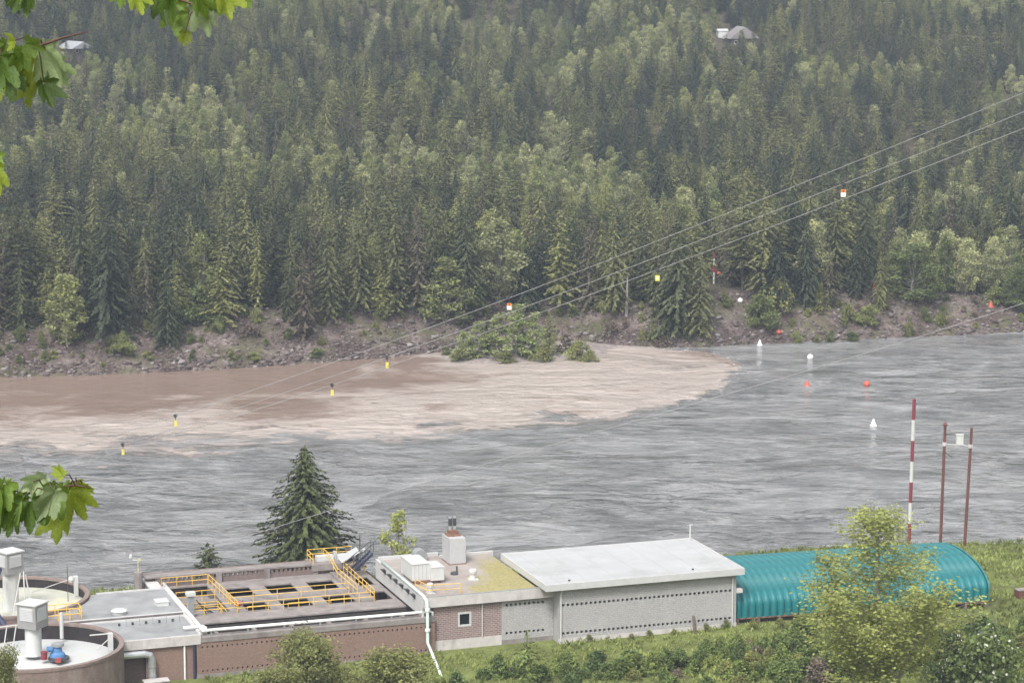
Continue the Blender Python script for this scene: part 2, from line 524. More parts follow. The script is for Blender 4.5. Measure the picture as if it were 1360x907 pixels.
# ------------------------------------------------------------------ mesh building
class MB:
    """collects shapes; build() links them as ONE mesh object"""

    def __init__(s, o=(0, 0, 0)):
        s.v, s.f, s.o = [], [], np.array(o, float)

    def add(s, vs, fs):
        n = len(s.v)
        s.v += [tuple(map(float, p)) for p in vs]
        s.f += [tuple(i + n for i in f) for f in fs]
        return s

    def box(s, x0, x1, y0, y1, z0, z1):
        return s.add([(x0, y0, z0), (x1, y0, z0), (x1, y1, z0), (x0, y1, z0), (x0, y0, z1), (x1, y0, z1), (x1, y1, z1), (x0, y1, z1)],
                     [(3, 2, 1, 0), (4, 5, 6, 7), (0, 1, 5, 4), (1, 2, 6, 5), (2, 3, 7, 6), (3, 0, 4, 7)])

    def tube(s, pts, r, n=8, cap=True):
        pts = [np.array(p, float) for p in pts]
        rs = r if hasattr(r, '__len__') else [r] * len(pts)
        rings = []
        side = None
        for i, p in enumerate(pts):
            d = pts[min(i + 1, len(pts) - 1)] - pts[max(i - 1, 0)]
            d = d / (np.linalg.norm(d) + 1e-9)
            if side is None:
                a = np.array([0, 0, 1.0]) if abs(d[2]) < 0.9 else np.array([1.0, 0, 0])
                side = np.cross(d, a)
            side = side - d * (side @ d)
            side /= np.linalg.norm(side) + 1e-9
            up = np.cross(side, d)
            rings.append([p + rs[i] * (math.cos(2 * math.pi * k / n) * side + math.sin(2 * math.pi * k / n) * up) for k in range(n)])
        vs = [q for g in rings for q in g]
        fs = []
        for i in range(len(pts) - 1):
            for k in range(n):
                a, b = i * n + k, i * n + (k + 1) % n
                fs.append((a, b, b + n, a + n))
        if cap:
            fs.append(tuple(range(n - 1, -1, -1)))
            fs.append(tuple(range((len(pts) - 1) * n, len(pts) * n)))
        return s.add(vs, fs)

    def lathe(s, prof, c=(0, 0), n=32, a0=0.0, a1=2 * math.pi):
        """prof: (radius, z) pairs turned round a vertical axis"""
        full = abs(a1 - a0 - 2 * math.pi) < 1e-6
        m = n if full else n + 1
        vs = [(c[0] + r * math.cos(a0 + (a1 - a0) * k / n), c[1] + r * math.sin(a0 + (a1 - a0) * k / n), z) for r, z in prof for k in range(m)]
        fs = []
        for i in range(len(prof) - 1):
            for k in range(n):
                a, b = i * m + k, i * m + (k + 1) % m
                fs.append((a, b, b + m, a + m))
        return s.add(vs, fs)

    def holes(s, a, b, c0, c1, hs, fn):
        """a slab a x b (ranges), c0..c1 thick, with rectangular holes hs; fn maps (a, b, c) to a point"""
        A = sorted({a[0], a[1], *[x for h in hs for x in h[:2]]})
        B = sorted({b[0], b[1], *[x for h in hs for x in h[2:]]})
        na, nb = len(A) - 1, len(B) - 1
        solid = np.ones((na + 2, nb + 2), bool)
        solid[0], solid[-1], solid[:, 0], solid[:, -1] = False, False, False, False
        for i in range(na):
            for j in range(nb):
                x, y = (A[i] + A[i + 1]) / 2, (B[j] + B[j + 1]) / 2
                if any(h[0] < x < h[1] and h[2] < y < h[3] for h in hs):
                    solid[i + 1, j + 1] = False
        vs, fs = [], []

        def q(*p):
            n = len(vs)
            vs.extend(fn(*k) for k in p)
            fs.append((n, n + 1, n + 2, n + 3))
        for i in range(na):
            for j in range(nb):
                if not solid[i + 1, j + 1]:
                    continue
                x0, x1, y0, y1 = A[i], A[i + 1], B[j], B[j + 1]
                q((x0, y0, c0), (x0, y1, c0), (x1, y1, c0), (x1, y0, c0))
                q((x0, y0, c1), (x1, y0, c1), (x1, y1, c1), (x0, y1, c1))
                if not solid[i, j + 1]:
                    q((x0, y0, c0), (x0, y0, c1), (x0, y1, c1), (x0, y1, c0))
                if not solid[i + 2, j + 1]:
                    q((x1, y0, c0), (x1, y1, c0), (x1, y1, c1), (x1, y0, c1))
                if not solid[i + 1, j]:
                    q((x0, y0, c0), (x1, y0, c0), (x1, y0, c1), (x0, y0, c1))
                if not solid[i + 1, j + 2]:
                    q((x0, y1, c0), (x0, y1, c1), (x1, y1, c1), (x1, y1, c0))
        return s.add(vs, fs)

    def mesh(s, name, mat, smooth=False):
        me = bpy.data.meshes.new(name)
        me.from_pydata([tuple(np.array(p) - s.o) for p in s.v], [], s.f)
        me.materials.append(MATS[mat])
        if smooth:
            me.polygons.foreach_set('use_smooth', [True] * len(me.polygons))
        me.validate()
        return me

    def build(s, name, mat, parent=None, smooth=False, fix=True):
        me = s.mesh(name, mat, smooth)
        return link(name, me, parent)


def link(name, me, parent=None):
    o = bpy.data.objects.new(name, me)
    COL.objects.link(o)
    if parent is not None:
        o.parent = parent
    return o


def tag(o, label=None, cat=None, group=None, kind=None):
    if label:
        o['label'] = label
    if cat:
        o['category'] = cat
    if group:
        o['group'] = group
    if kind:
        o['kind'] = kind
    return o


def thing(name, label, cat, loc, rz=0.0, group=None):
    o = bpy.data.objects.new(name, None)
    o.empty_display_size = 0.5
    COL.objects.link(o)
    o.location = tuple(map(float, loc))
    o.rotation_euler = (0, 0, rz)
    return tag(o, label, cat, group)


ORI = {}


def plant(name, label, cat, u, v, z, group=None):
    """a thing of the plant: its parts are written in plant coordinates u, v, z"""
    o = thing(name, label, cat, L(u, v, z), ROT, group)
    ORI[o.name] = (float(u), float(v), float(z))
    return o


def B(parent):
    return MB(ORI[parent.name])


def copy_tree(o, parent=None):
    c = o.copy()
    COL.objects.link(c)
    if parent is not None:
        c.parent = parent
    for ch in o.children:
        copy_tree(ch, c)
    return c


def arr_mesh(name, V, Fc, mat, tint=None, mats=None, midx=None, smooth=False):
    me = bpy.data.meshes.new(name)
    V = np.asarray(V, np.float32)
    Fc = np.asarray(Fc, np.int32)
    k = Fc.shape[1]
    me.vertices.add(len(V))
    me.vertices.foreach_set('co', V.ravel())
    me.loops.add(Fc.size)
    me.loops.foreach_set('vertex_index', Fc.ravel())
    me.polygons.add(len(Fc))
    me.polygons.foreach_set('loop_start', np.arange(0, Fc.size, k, dtype=np.int32))
    for m in (mats or [mat]):
        me.materials.append(MATS[m])
    if midx is not None:
        me.polygons.foreach_set('material_index', np.asarray(midx, np.int32))
    if smooth:
        me.polygons.foreach_set('use_smooth', np.ones(len(Fc), bool))
    me.update(calc_edges=True)
    if tint is not None:
        a = me.attributes.new('tint', 'FLOAT', 'FACE')
        a.data.foreach_set('value', np.asarray(tint, np.float32))
    return me


# ------------------------------------------------------------------ the land
# the far waterline, from where it stands in the photograph (photo pixels, then metres)
_fs = [(-900, 545), (-400, 520), (0, 501), (150, 497), (300, 490), (430, 481), (520, 474), (600, 466), (680, 458), (760, 455), (850, 459),
       (930, 462), (1000, 457), (1100, 453), (1200, 448), (1360, 441), (1700, 428), (2300, 410)]
_fsw = np.array([W(x, y, 0)[:2] for x, y in _fs])
# height of the bank above the water along the same line
_bh = np.interp(_fsw[:, 0], [W(x, 470, 0)[0] for x in (-100, 60, 250, 350, 480, 580, 700, 820, 950, 1100, 1200, 1360)],
                [6.2, 6.2, 8.2, 8.6, 7.4, 7.5, 6.0, 5.0, 8.0, 8.0, 7.0, 5.2])


def far_z(x, y, detail=True):
    x, y = np.asarray(x, float), np.asarray(y, float)
    ys = np.interp(x, _fsw[:, 0], _fsw[:, 1])
    s = (y - ys) * 0.97
    hb = np.interp(x, _fsw[:, 0], _bh)
    if detail:
        s = s + 1.6 * fbm(x * 0.12, y * 0.12) * sstep(1, 6, s)
    run = hb * 1.5
    z = np.where(s < 0, np.maximum(s * 0.35, -2.5), 0)
    z = z + hb * np.clip(s / run, 0, 1) ** 0.85
    z = z + 0.045 * np.clip(s - run, 0, 150) + 0.21 * np.clip(s - 150, 0, 190) + 0.05 * np.clip(s - 340, 0, 800)
    z = z + (7.5 * fbm(x * 0.012 + 5, y * 0.012) + 1.2 * fbm(x * 0.05, y * 0.05)) * sstep(20, 90, s)
    if detail:
        z = z + 0.5 * fbm(x * 0.35, y * 0.35, 3) * sstep(0.5, 4, s)
    return z


_nc = [W(x, y, 2.6)[:2] for x, y in ((-500, 830), (-100, 800), (110, 785), (190, 780), (960, 739), (1050, 729), (1130, 722), (1360, 721), (1700, 722))]
_nc = np.array(_nc)


def near_z(x, y, detail=True):
    x, y = np.asarray(x, float), np.asarray(y, float)
    u = (x - O2[0]) * E1[0] + (y - O2[1]) * E1[1]
    v = (x - O2[0]) * E2[0] + (y - O2[1]) * E2[1]
    zg = np.interp(u, [-60, -37, -13, 0, 20, 50, 80], [3.4, 3.6, 3.95, 4.0, 4.15, 4.0, 4.2])
    yc = np.interp(x, _nc[:, 0], _nc[:, 1])
    zg = zg + (2.6 - zg) * sstep(-22, 0, y - yc)
    z = zg - np.clip(y - yc, 0, 12) * 0.5
    z = z + np.clip(236 - y, 0, 400) * 0.305
    if detail:
        k = sstep(-0.5, -3.5, v) + sstep(52, 58, u) + sstep(26, 30, v)
        z = z + np.clip(k, 0, 1) * (0.35 * fbm(x * 0.2, y * 0.2) + 0.12 * fbm(x * 0.9, y * 0.9, 3))
    return z


def grid_mesh(name, xs, ys, zf, mat, attrs=None, smooth=True):
    X, Y = np.meshgrid(xs, ys)
    Z = zf(X, Y)
    V = np.stack([X.ravel(), Y.ravel(), Z.ravel()], 1)
    nx, ny = len(xs), len(ys)
    i = (np.arange(ny - 1)[:, None] * nx + np.arange(nx - 1)[None, :]).ravel()
    Fc = np.stack([i, i + 1, i + nx + 1, i + nx], 1)
    me = arr_mesh(name, V, Fc, mat, smooth=smooth)
    for k, f in (attrs or {}).items():
        a = me.attributes.new(k, 'FLOAT', 'POINT')
        a.data.foreach_set('value', f(X, Y).ravel().astype(np.float32))
    return link(name, me)


def steps(*parts):
    out = []
    for a, b, d in parts:
        out.append(np.arange(a, b, d))
    return np.unique(np.concatenate(out + [np.array([parts[-1][1]])]))


def bank_attr(x, y):
    ys = np.interp(x, _fsw[:, 0], _fsw[:, 1])
    s = (y - ys) * 0.97
    hb = np.interp(x, _fsw[:, 0], _bh)
    return 1 - sstep(hb * 1.35, hb * 2.3, s)


tag(grid_mesh('hillside', steps((-700, -110, 12), (-110, 130, 1.0), (130, 700, 12)),
              steps((410, 440, 3), (440, 520, 0.7), (520, 620, 4), (620, 1250, 14)), far_z, 'bank_ground', {'bank': bank_attr}), kind='structure')
tag(grid_mesh('ground', steps((-500, -60, 10), (-60, 80, 0.8), (80, 500, 10)),
              steps((-60, 232, 8), (232, 330, 0.8), (330, 345, 3)), near_z, 'grass_ground'), kind='structure')


# ------------------------------------------------------------------ the river
def poly_dist(px, x, y):
    """signed distance to a closed outline given in photo pixels on the water, positive inside"""
    P = np.array([W(a, b, 0)[:2] for a, b in px])
    d = np.full(x.shape, 1e9)
    inside = np.zeros(x.shape, bool)
    for i in range(len(P)):
        a, b = P[i], P[(i + 1) % len(P)]
        e = b - a
        t = np.clip(((x - a[0]) * e[0] + (y - a[1]) * e[1]) / (e @ e + 1e-9), 0, 1)
        d = np.minimum(d, np.hypot(x - a[0] - t * e[0], y - a[1] - t * e[1]))
        c = ((a[1] > y) != (b[1] > y)) & (x < (b[0] - a[0]) * (y - a[1]) / (b[1] - a[1] + 1e-12) + a[0])
        inside ^= c
    return np.where(inside, d, -d)


MUD = [(-900, 640), (-300, 612), (0, 596), (100, 594), (200, 594), (300, 588), (420, 584), (520, 577), (620, 569), (700, 562), (800, 553), (870, 543),
       (930, 527), (965, 510), (986, 490), (976, 476), (940, 467), (880, 461), (830, 456), (760, 445), (500, 430), (0, 460), (-900, 500)]
CALM = [(-900, 560), (0, 548), (150, 545), (260, 536), (360, 548), (440, 540), (480, 528), (540, 512), (590, 494), (640, 474), (560, 462), (300, 470), (0, 480), (-900, 500)]


LEE = [(905, 461), (1000, 456), (1100, 452), (1360, 440), (1800, 424), (1800, 440), (1360, 455), (1180, 468), (1100, 488), (1020, 512), (985, 512), (992, 490)]


def silt_a(x, y):
    d = poly_dist(MUD, x, y)
    px, _, _ = proj(np.stack([x, y, x * 0], -1))
    soft = np.interp(px, [0, 450, 700, 900, 1000], [16, 13, 9, 3.0, 2.0])       # the front is sharp, the tail mixes slowly
    d = d + soft * 0.55 * fbm(x * 0.045, y * 0.09)
    return np.clip(0.5 + d / (2 * soft), 0, 1)


def calm_a(x, y):
    d = poly_dist(CALM, x, y) + 7 * fbm(x * 0.05 + 3, y * 0.1)
    e = poly_dist(LEE, x, y) + 4 * fbm(x * 0.06 + 9, y * 0.09)
    return np.maximum(sstep(-20, 18, d), 0.95 * sstep(-4, 5, e))


def edge_a(x, y):
    px, _, _ = proj(np.stack([x, y, x * 0], -1))
    d = np.abs(poly_dist(MUD, x, y))
    return np.exp(-(d / 3.5) ** 2) * np.interp(px, [300, 700, 900, 990], [0.4, 0.6, 1, 1]) + 0.3 * (poly_dist(MUD, x, y) > 0) * np.interp(px, [500, 900], [0.1, 0.6])


def river_z(x, y):
    k = sstep(270, 300, y)
    calm = calm_a(x, y)
    big = fbm(x * 0.09 + 3, y * 0.15 + 1, 3)
    mid = fbm(x * 0.26, y * 0.4, 3)
    pat = sstep(-0.3, 0.35, fbm(x * 0.035, y * 0.065, 3))
    return k * (1 - 0.8 * calm) * (0.20 * big + 0.26 * mid * (0.3 + 0.7 * pat))


tag(grid_mesh('river', steps((-700, -110, 15), (-110, 120, 0.55), (120, 700, 15)), steps((255, 285, 5), (285, 505, 0.55), (505, 560, 8)),
              river_z, 'river_water', {'silt': silt_a, 'calm': calm_a, 'edge': edge_a}), kind='structure')
# deep water bed below, so that nothing shows through
# the gravel bar with its thicket, in the muddy water
BAR = [(585, 474), (620, 463), (700, 455), (775, 452), (812, 458), (800, 468), (740, 477), (690, 481), (640, 484), (600, 482)]


def bar_z(x, y):
    d = poly_dist(BAR, x, y) + 0.8 * fbm(x * 0.2, y * 0.2)
    return np.clip(d * 0.16, -1.2, 0.9) + 0.12 * fbm(x * 0.6, y * 0.6)


_bw = np.array([W(a, b, 0)[:2] for a, b in BAR])
tag(grid_mesh('gravel_bar', np.arange(_bw[:, 0].min() - 6, _bw[:, 0].max() + 6, 0.6), np.arange(_bw[:, 1].min() - 8, _bw[:, 1].max() + 4, 0.6), bar_z, 'gravel'), kind='structure')


def land_z(x, y):
    """height of the land under a point of the far shore"""
    z = float(far_z(np.array([x]), np.array([y]))[0])
    if _bw[:, 0].min() - 5 < x < _bw[:, 0].max() + 5 and _bw[:, 1].min() - 7 < y < _bw[:, 1].max() + 3:
        z = max(z, float(bar_z(np.array([x]), np.array([y]))[0]))
    return z


def hit(px, py):
    """the point of the far land seen at a photo pixel"""
    r = ray(px, py)
    d = np.arange(415, 1200, 0.5)
    P = np.array([0, 0, HC]) + np.outer(d, r / r[1])
    z = np.maximum(far_z(P[:, 0], P[:, 1]), 0)
    m = (P[:, 0] > _bw[:, 0].min() - 5) & (P[:, 0] < _bw[:, 0].max() + 5)
    z = np.where(m, np.maximum(z, bar_z(P[:, 0], P[:, 1])), z)
    i = int(np.argmax(P[:, 2] <= z))
    return P[i]


def nhit(px, py):
    r = ray(px, py)
    d = np.arange(232, 345, 0.1)
    P = np.array([0, 0, HC]) + np.outer(d, r / r[1])
    z = near_z(P[:, 0], P[:, 1])
    k = P[:, 2] <= z
    return P[int(np.argmax(k))] if k.any() else P[-1]


# ------------------------------------------------------------------ plants
def rnd_unit(n, g):
    v = g.normal(size=(n, 3))
    return v / np.linalg.norm(v, axis=1, keepdims=True)


def cards(C, Dr, N, Ln, Wd, bend=0.15):
    """a leaf-shaped face (rhombus, bent along its length) at each C"""
    Sd = np.cross(Dr, N)
    Sd /= np.linalg.norm(Sd, axis=1, keepdims=True) + 1e-9
    Nn = np.cross(Sd, Dr)
    Ln, Wd = Ln[:, None], Wd[:, None]
    a = C
    b = C + Dr * Ln * 0.45 + Sd * Wd * 0.5 + Nn * Ln * bend * 0.5
    c = C + Dr * Ln
    d = C + Dr * Ln * 0.45 - Sd * Wd * 0.5 + Nn * Ln * bend * 0.5
    V = np.stack([a, b, c, d], 1).reshape(-1, 3)
    F = np.arange(len(V), dtype=np.int32).reshape(-1, 4)
    return V, F


def conifer(seed, H, Rr, base=0.1, pw=0.85, levels=24, per=7, droop=0.25, size=0.75, gap=0.0, sub=3, ragged=0.3, hang=0.3):
    g = np.random.default_rng(seed)
    Cs, Ds, Ls, Ws, Ts = [], [], [], [], []
    az_amp = 1 + ragged * 0.6 * g.normal(size=12)
    for i in range(levels):
        t = i / (levels - 1)
        if g.random() < gap:
            continue
        z = H * (base + (1 - base) * t ** 0.92) * 0.985
        r = Rr * ((1 - t) ** pw) * (1 - 0.35 * (1 - t) ** 6) + 0.10
        nb = max(3, int(round(per * (1 - 0.45 * t))))
        a0 = g.random() * 6.28
        for k in range(nb):
            az = a0 + 6.283 * (k + g.uniform(-0.3, 0.3)) / nb
            ln = r * g.uniform(1 - ragged, 1 + ragged) * az_amp[int(az / 6.2832 * 12) % 12].clip(0.55, 1.5)
            out = np.array([math.cos(az), math.sin(az), 0])
            n = max(1, int(ln / (size * 0.55)))
            bt = g.random()
            for j in range(n):
                f = (j + 0.6) / n
                p = out * ln * f + np.array([0, 0, z - droop * ln * f * f + g.uniform(-0.1, 0.1)])
                for s in range(sub):
                    aa = az + g.uniform(-1.15, 1.15)
                    d = np.array([math.cos(aa), math.sin(aa), -hang - droop * (0.3 + f) + g.uniform(-0.35, 0.25)])
                    Cs.append(p - d * size * 0.25)
                    Ds.append(d / np.linalg.norm(d))
                    q = size * g.uniform(0.65, 1.25) * (0.75 + 0.35 * (1 - t))
                    Ls.append(q)
                    Ws.append(q * g.uniform(0.4, 0.62))
                    Ts.append(0.6 * bt + 0.4 * g.random())
    for k in range(7):                                   # the leading shoot
        a = g.random() * 6.28
        d = np.array([0.25 * math.cos(a), 0.25 * math.sin(a), 1.0])
        Cs.append(np.array([0, 0, H * (0.94 + 0.008 * k)]))
        Ds.append(d / np.linalg.norm(d))
        Ls.append(size * 0.7)
        Ws.append(size * 0.28)
        Ts.append(g.random())
    C, Dr = np.array(Cs), np.array(Ds)
    rad = C * np.array([1, 1, 0])
    rad /= np.linalg.norm(rad, axis=1, keepdims=True) + 1e-6
    N = np.array([0, 0, 0.8]) + 0.7 * rad + 0.4 * g.normal(size=C.shape)
    V, F = cards(C, Dr, N, np.array(Ls), np.array(Ws), 0.2)
    m = MB()
    m.tube([(0, 0, -0.8), (0.02 * H * g.normal() * 0.3, 0, H * 0.5), (0, 0, H * 0.97)], [0.011 * H + 0.05, 0.008 * H + 0.02, 0.02], 6, False)
    return V, F, np.array(Ts), m


def broadleaf(seed, H, Rr, nl=16, leaves=1100, leaf=0.5, z0=0.25, shape=1.0, trunks=1, lump=0.36, limb_r=0.03):
    """trunk and limbs reaching out to clumps of leaves spread through the crown"""
    g = np.random.default_rng(seed)
    m = MB()
    P = []
    for k in range(nl):
        t = z0 + (1 - z0) * (k + g.random()) / nl
        w = Rr * max(0.12, math.sin(math.pi * min(1, 0.18 + 0.80 * ((t - z0) / (1 - z0)) ** shape)))
        a = g.random() * 6.28
        q = w * math.sqrt(g.random()) * 0.85
        P.append(np.array([q * math.cos(a), q * math.sin(a), H * t * 0.94]))
    P[-1] = np.array([0.1 * Rr * g.normal(), 0.1 * Rr * g.normal(), H * 0.93])
    for s in range(trunks):
        a = 6.28 * s / trunks + g.random()
        off = (0.16 * Rr if trunks > 1 else 0.0)
        b0 = np.array([off * math.cos(a), off * math.sin(a), -0.6])
        top = np.array([2.4 * off * math.cos(a), 2.4 * off * math.sin(a), H * 0.86])
        mid = b0 * 0.4 + top * 0.6 * 0.9
        r0 = limb_r * H * 0.55 / trunks ** 0.5
        m.tube([b0, (b0 + mid) / 2 + g.normal(size=3) * 0.02 * H, mid, top], [r0, r0 * 0.75, r0 * 0.5, 0.02], 7, False)
        for p in P[s::trunks]:
            f = max(0.12, (p[2] / H) * 0.72)
            st = b0 + (top - b0) * f
            r1 = r0 * (1 - f) * 0.6 + 0.015
            m.tube([st, (st + p) / 2 + np.array([0, 0, -0.05 * Rr]) + g.normal(size=3) * 0.04 * Rr, p], [r1, r1 * 0.6, 0.012], 5, False)
    n = leaves // nl
    Cs, Ts = [], []
    for p in P:
        rr = lump * Rr * g.uniform(0.65, 1.3)
        u = rnd_unit(n, g) * (g.random((n, 1)) ** 0.45) * rr * np.array([1, 1, 0.85])
        Cs.append(p + u)
        Ts.append(0.55 * g.random() + 0.45 * g.random(n))
    C = np.concatenate(Cs)
    T = np.concatenate(Ts)
    Dr = rnd_unit(len(C), g) + np.array([0, 0, -0.35])
    Dr /= np.linalg.norm(Dr, axis=1, keepdims=True)
    N = rnd_unit(len(C), g) + np.array([0, 0, 0.7])
    ln = leaf * g.uniform(0.6, 1.3, len(C))
    V, F = cards(C, Dr, N, ln, ln * g.uniform(0.55, 0.8, len(C)))
    return V, F, T, m


class Kind:
    """one growth form: shared crown and trunk meshes"""

    def __init__(s, name, gen, leaf_mat, bark='bark'):
        V, F, T, m = gen
        s.name = name
        s.crown = arr_mesh('crown', V, F, leaf_mat, T)
        s.trunk = m.mesh('trunk', bark)
        # both in one mesh, for the trees too many to count
        tv = np.array(m.v)
        quads = [f for f in m.f if len(f) == 4]
        V2 = np.concatenate([V, tv])
        F2 = np.concatenate([F, np.array(quads) + len(V)])
        mi = np.r_[np.zeros(len(F)), np.ones(len(quads))]
        s.whole = arr_mesh('whole_tree', V2, F2, None, np.r_[T, np.zeros(len(quads))], [leaf_mat, bark], mi)
        s.h = float(V[:, 2].max())
        s.r = float(np.percentile(np.hypot(V[:, 0], V[:, 1]), 96))

    def put(s, name, label, cat, loc, sc=1.0, rz=0.0, group=None, wide=1.0):
        t = thing(name, label, cat, loc, rz, group)
        t.scale = (sc * wide, sc * wide, sc)
        link('trunk', s.trunk, t)
        link('crown', s.crown, t)
        return t


FIR = [Kind('fir', conifer(10 + i, 14, 3.1 + 0.3 * i, 0.03, 0.75, 38, 11, 0.3, 0.5, 0.03, 3, 0.4, 0.2), 'needles_dark') for i in range(4)]
SPR = [Kind('spruce', conifer(20 + i, 14, 2.4 + 0.35 * i, 0.06, 0.72, 38, 10, 0.25, 0.48, 0.06, 3, 0.45, 0.2), 'needles_mid') for i in range(4)]
LAR = [Kind('larch', conifer(30 + i, 13, 2.2 + 0.3 * i, 0.08, 0.65, 34, 9, 0.1, 0.46, 0.08, 3, 0.5, 0.1), 'needles_pale') for i in range(3)]
PIN = [Kind('pine', conifer(40 + i, 15, 2.3 + 0.3 * i, 0.28, 0.42, 26, 9, 0.05, 0.55, 0.12, 4, 0.55, 0.05), 'needles_mid') for i in range(3)]
BRO = [Kind('brown', conifer(50 + i, 13, 2.2 + 0.3 * i, 0.06, 0.7, 32, 9, 0.25, 0.47, 0.1, 3, 0.5, 0.2), 'needles_brown') for i in range(2)]
BIR = [Kind('birch', broadleaf(60 + i, 12, 2.7 + 0.3 * i, 46, 3600, 0.36, 0.1, 0.85, 1, 0.31, 0.014), 'leaves_green', 'bark_pale') for i in range(4)]
COT = [Kind('cottonwood', broadleaf(70 + i, 12, 3.3 + 0.3 * i, 54, 4200, 0.38, 0.12, 0.85, 1, 0.3, 0.015), 'leaves_pale', 'bark_pale') for i in range(3)]
SHR = [Kind('shrub', broadleaf(80 + i, 3.0, 1.9, 22, 2400, 0.24, 0.06, 0.8, 3, 0.34, 0.02), 'leaves_green', 'bark') for i in range(3)]
SHO = [Kind('shrub', broadleaf(90 + i, 2.4, 1.6, 18, 1800, 0.22, 0.06, 0.8, 3, 0.36, 0.02), 'leaves_olive', 'bark') for i in range(2)]
TWG = [Kind('twigs', broadleaf(95 + i, 2.6, 1.7, 12, 420, 0.4, 0.08, 0.8, 4, 0.42), 'twigs_brown', 'bark') for i in range(2)]

foliage('leaves_thicket', [(0, (.25, .30, .12)), (1, (.33, .37, .14))], .35, .5)
THK = [Kind('thicket', broadleaf(170 + i, 7, 1.5, 40, 2600, 0.24, 0.06, 0.7, 3, 0.3, 0.012), 'leaves_thicket', 'bark_pale') for i in range(3)]
FAR_BOXES = []      # (x0, x1, y0, y1, depth): openings in the forest that stay clear, in photo pixels


def place_far(kind, name, label, cat, px, base_y, top_y, width=None, group=None):
    p = hit(px, base_y)
    d = proj(p)[2]
    sc = (base_y - top_y) * d / F_PX / kind.h
    wd = 1.0
    if width:
        wd = (width / 2 * d / F_PX) / (kind.r * sc)
    kind.put(name, label, cat, (p[0], p[1], p[2] - 0.1), sc, random.random() * 6.28, group, wd)
    return p


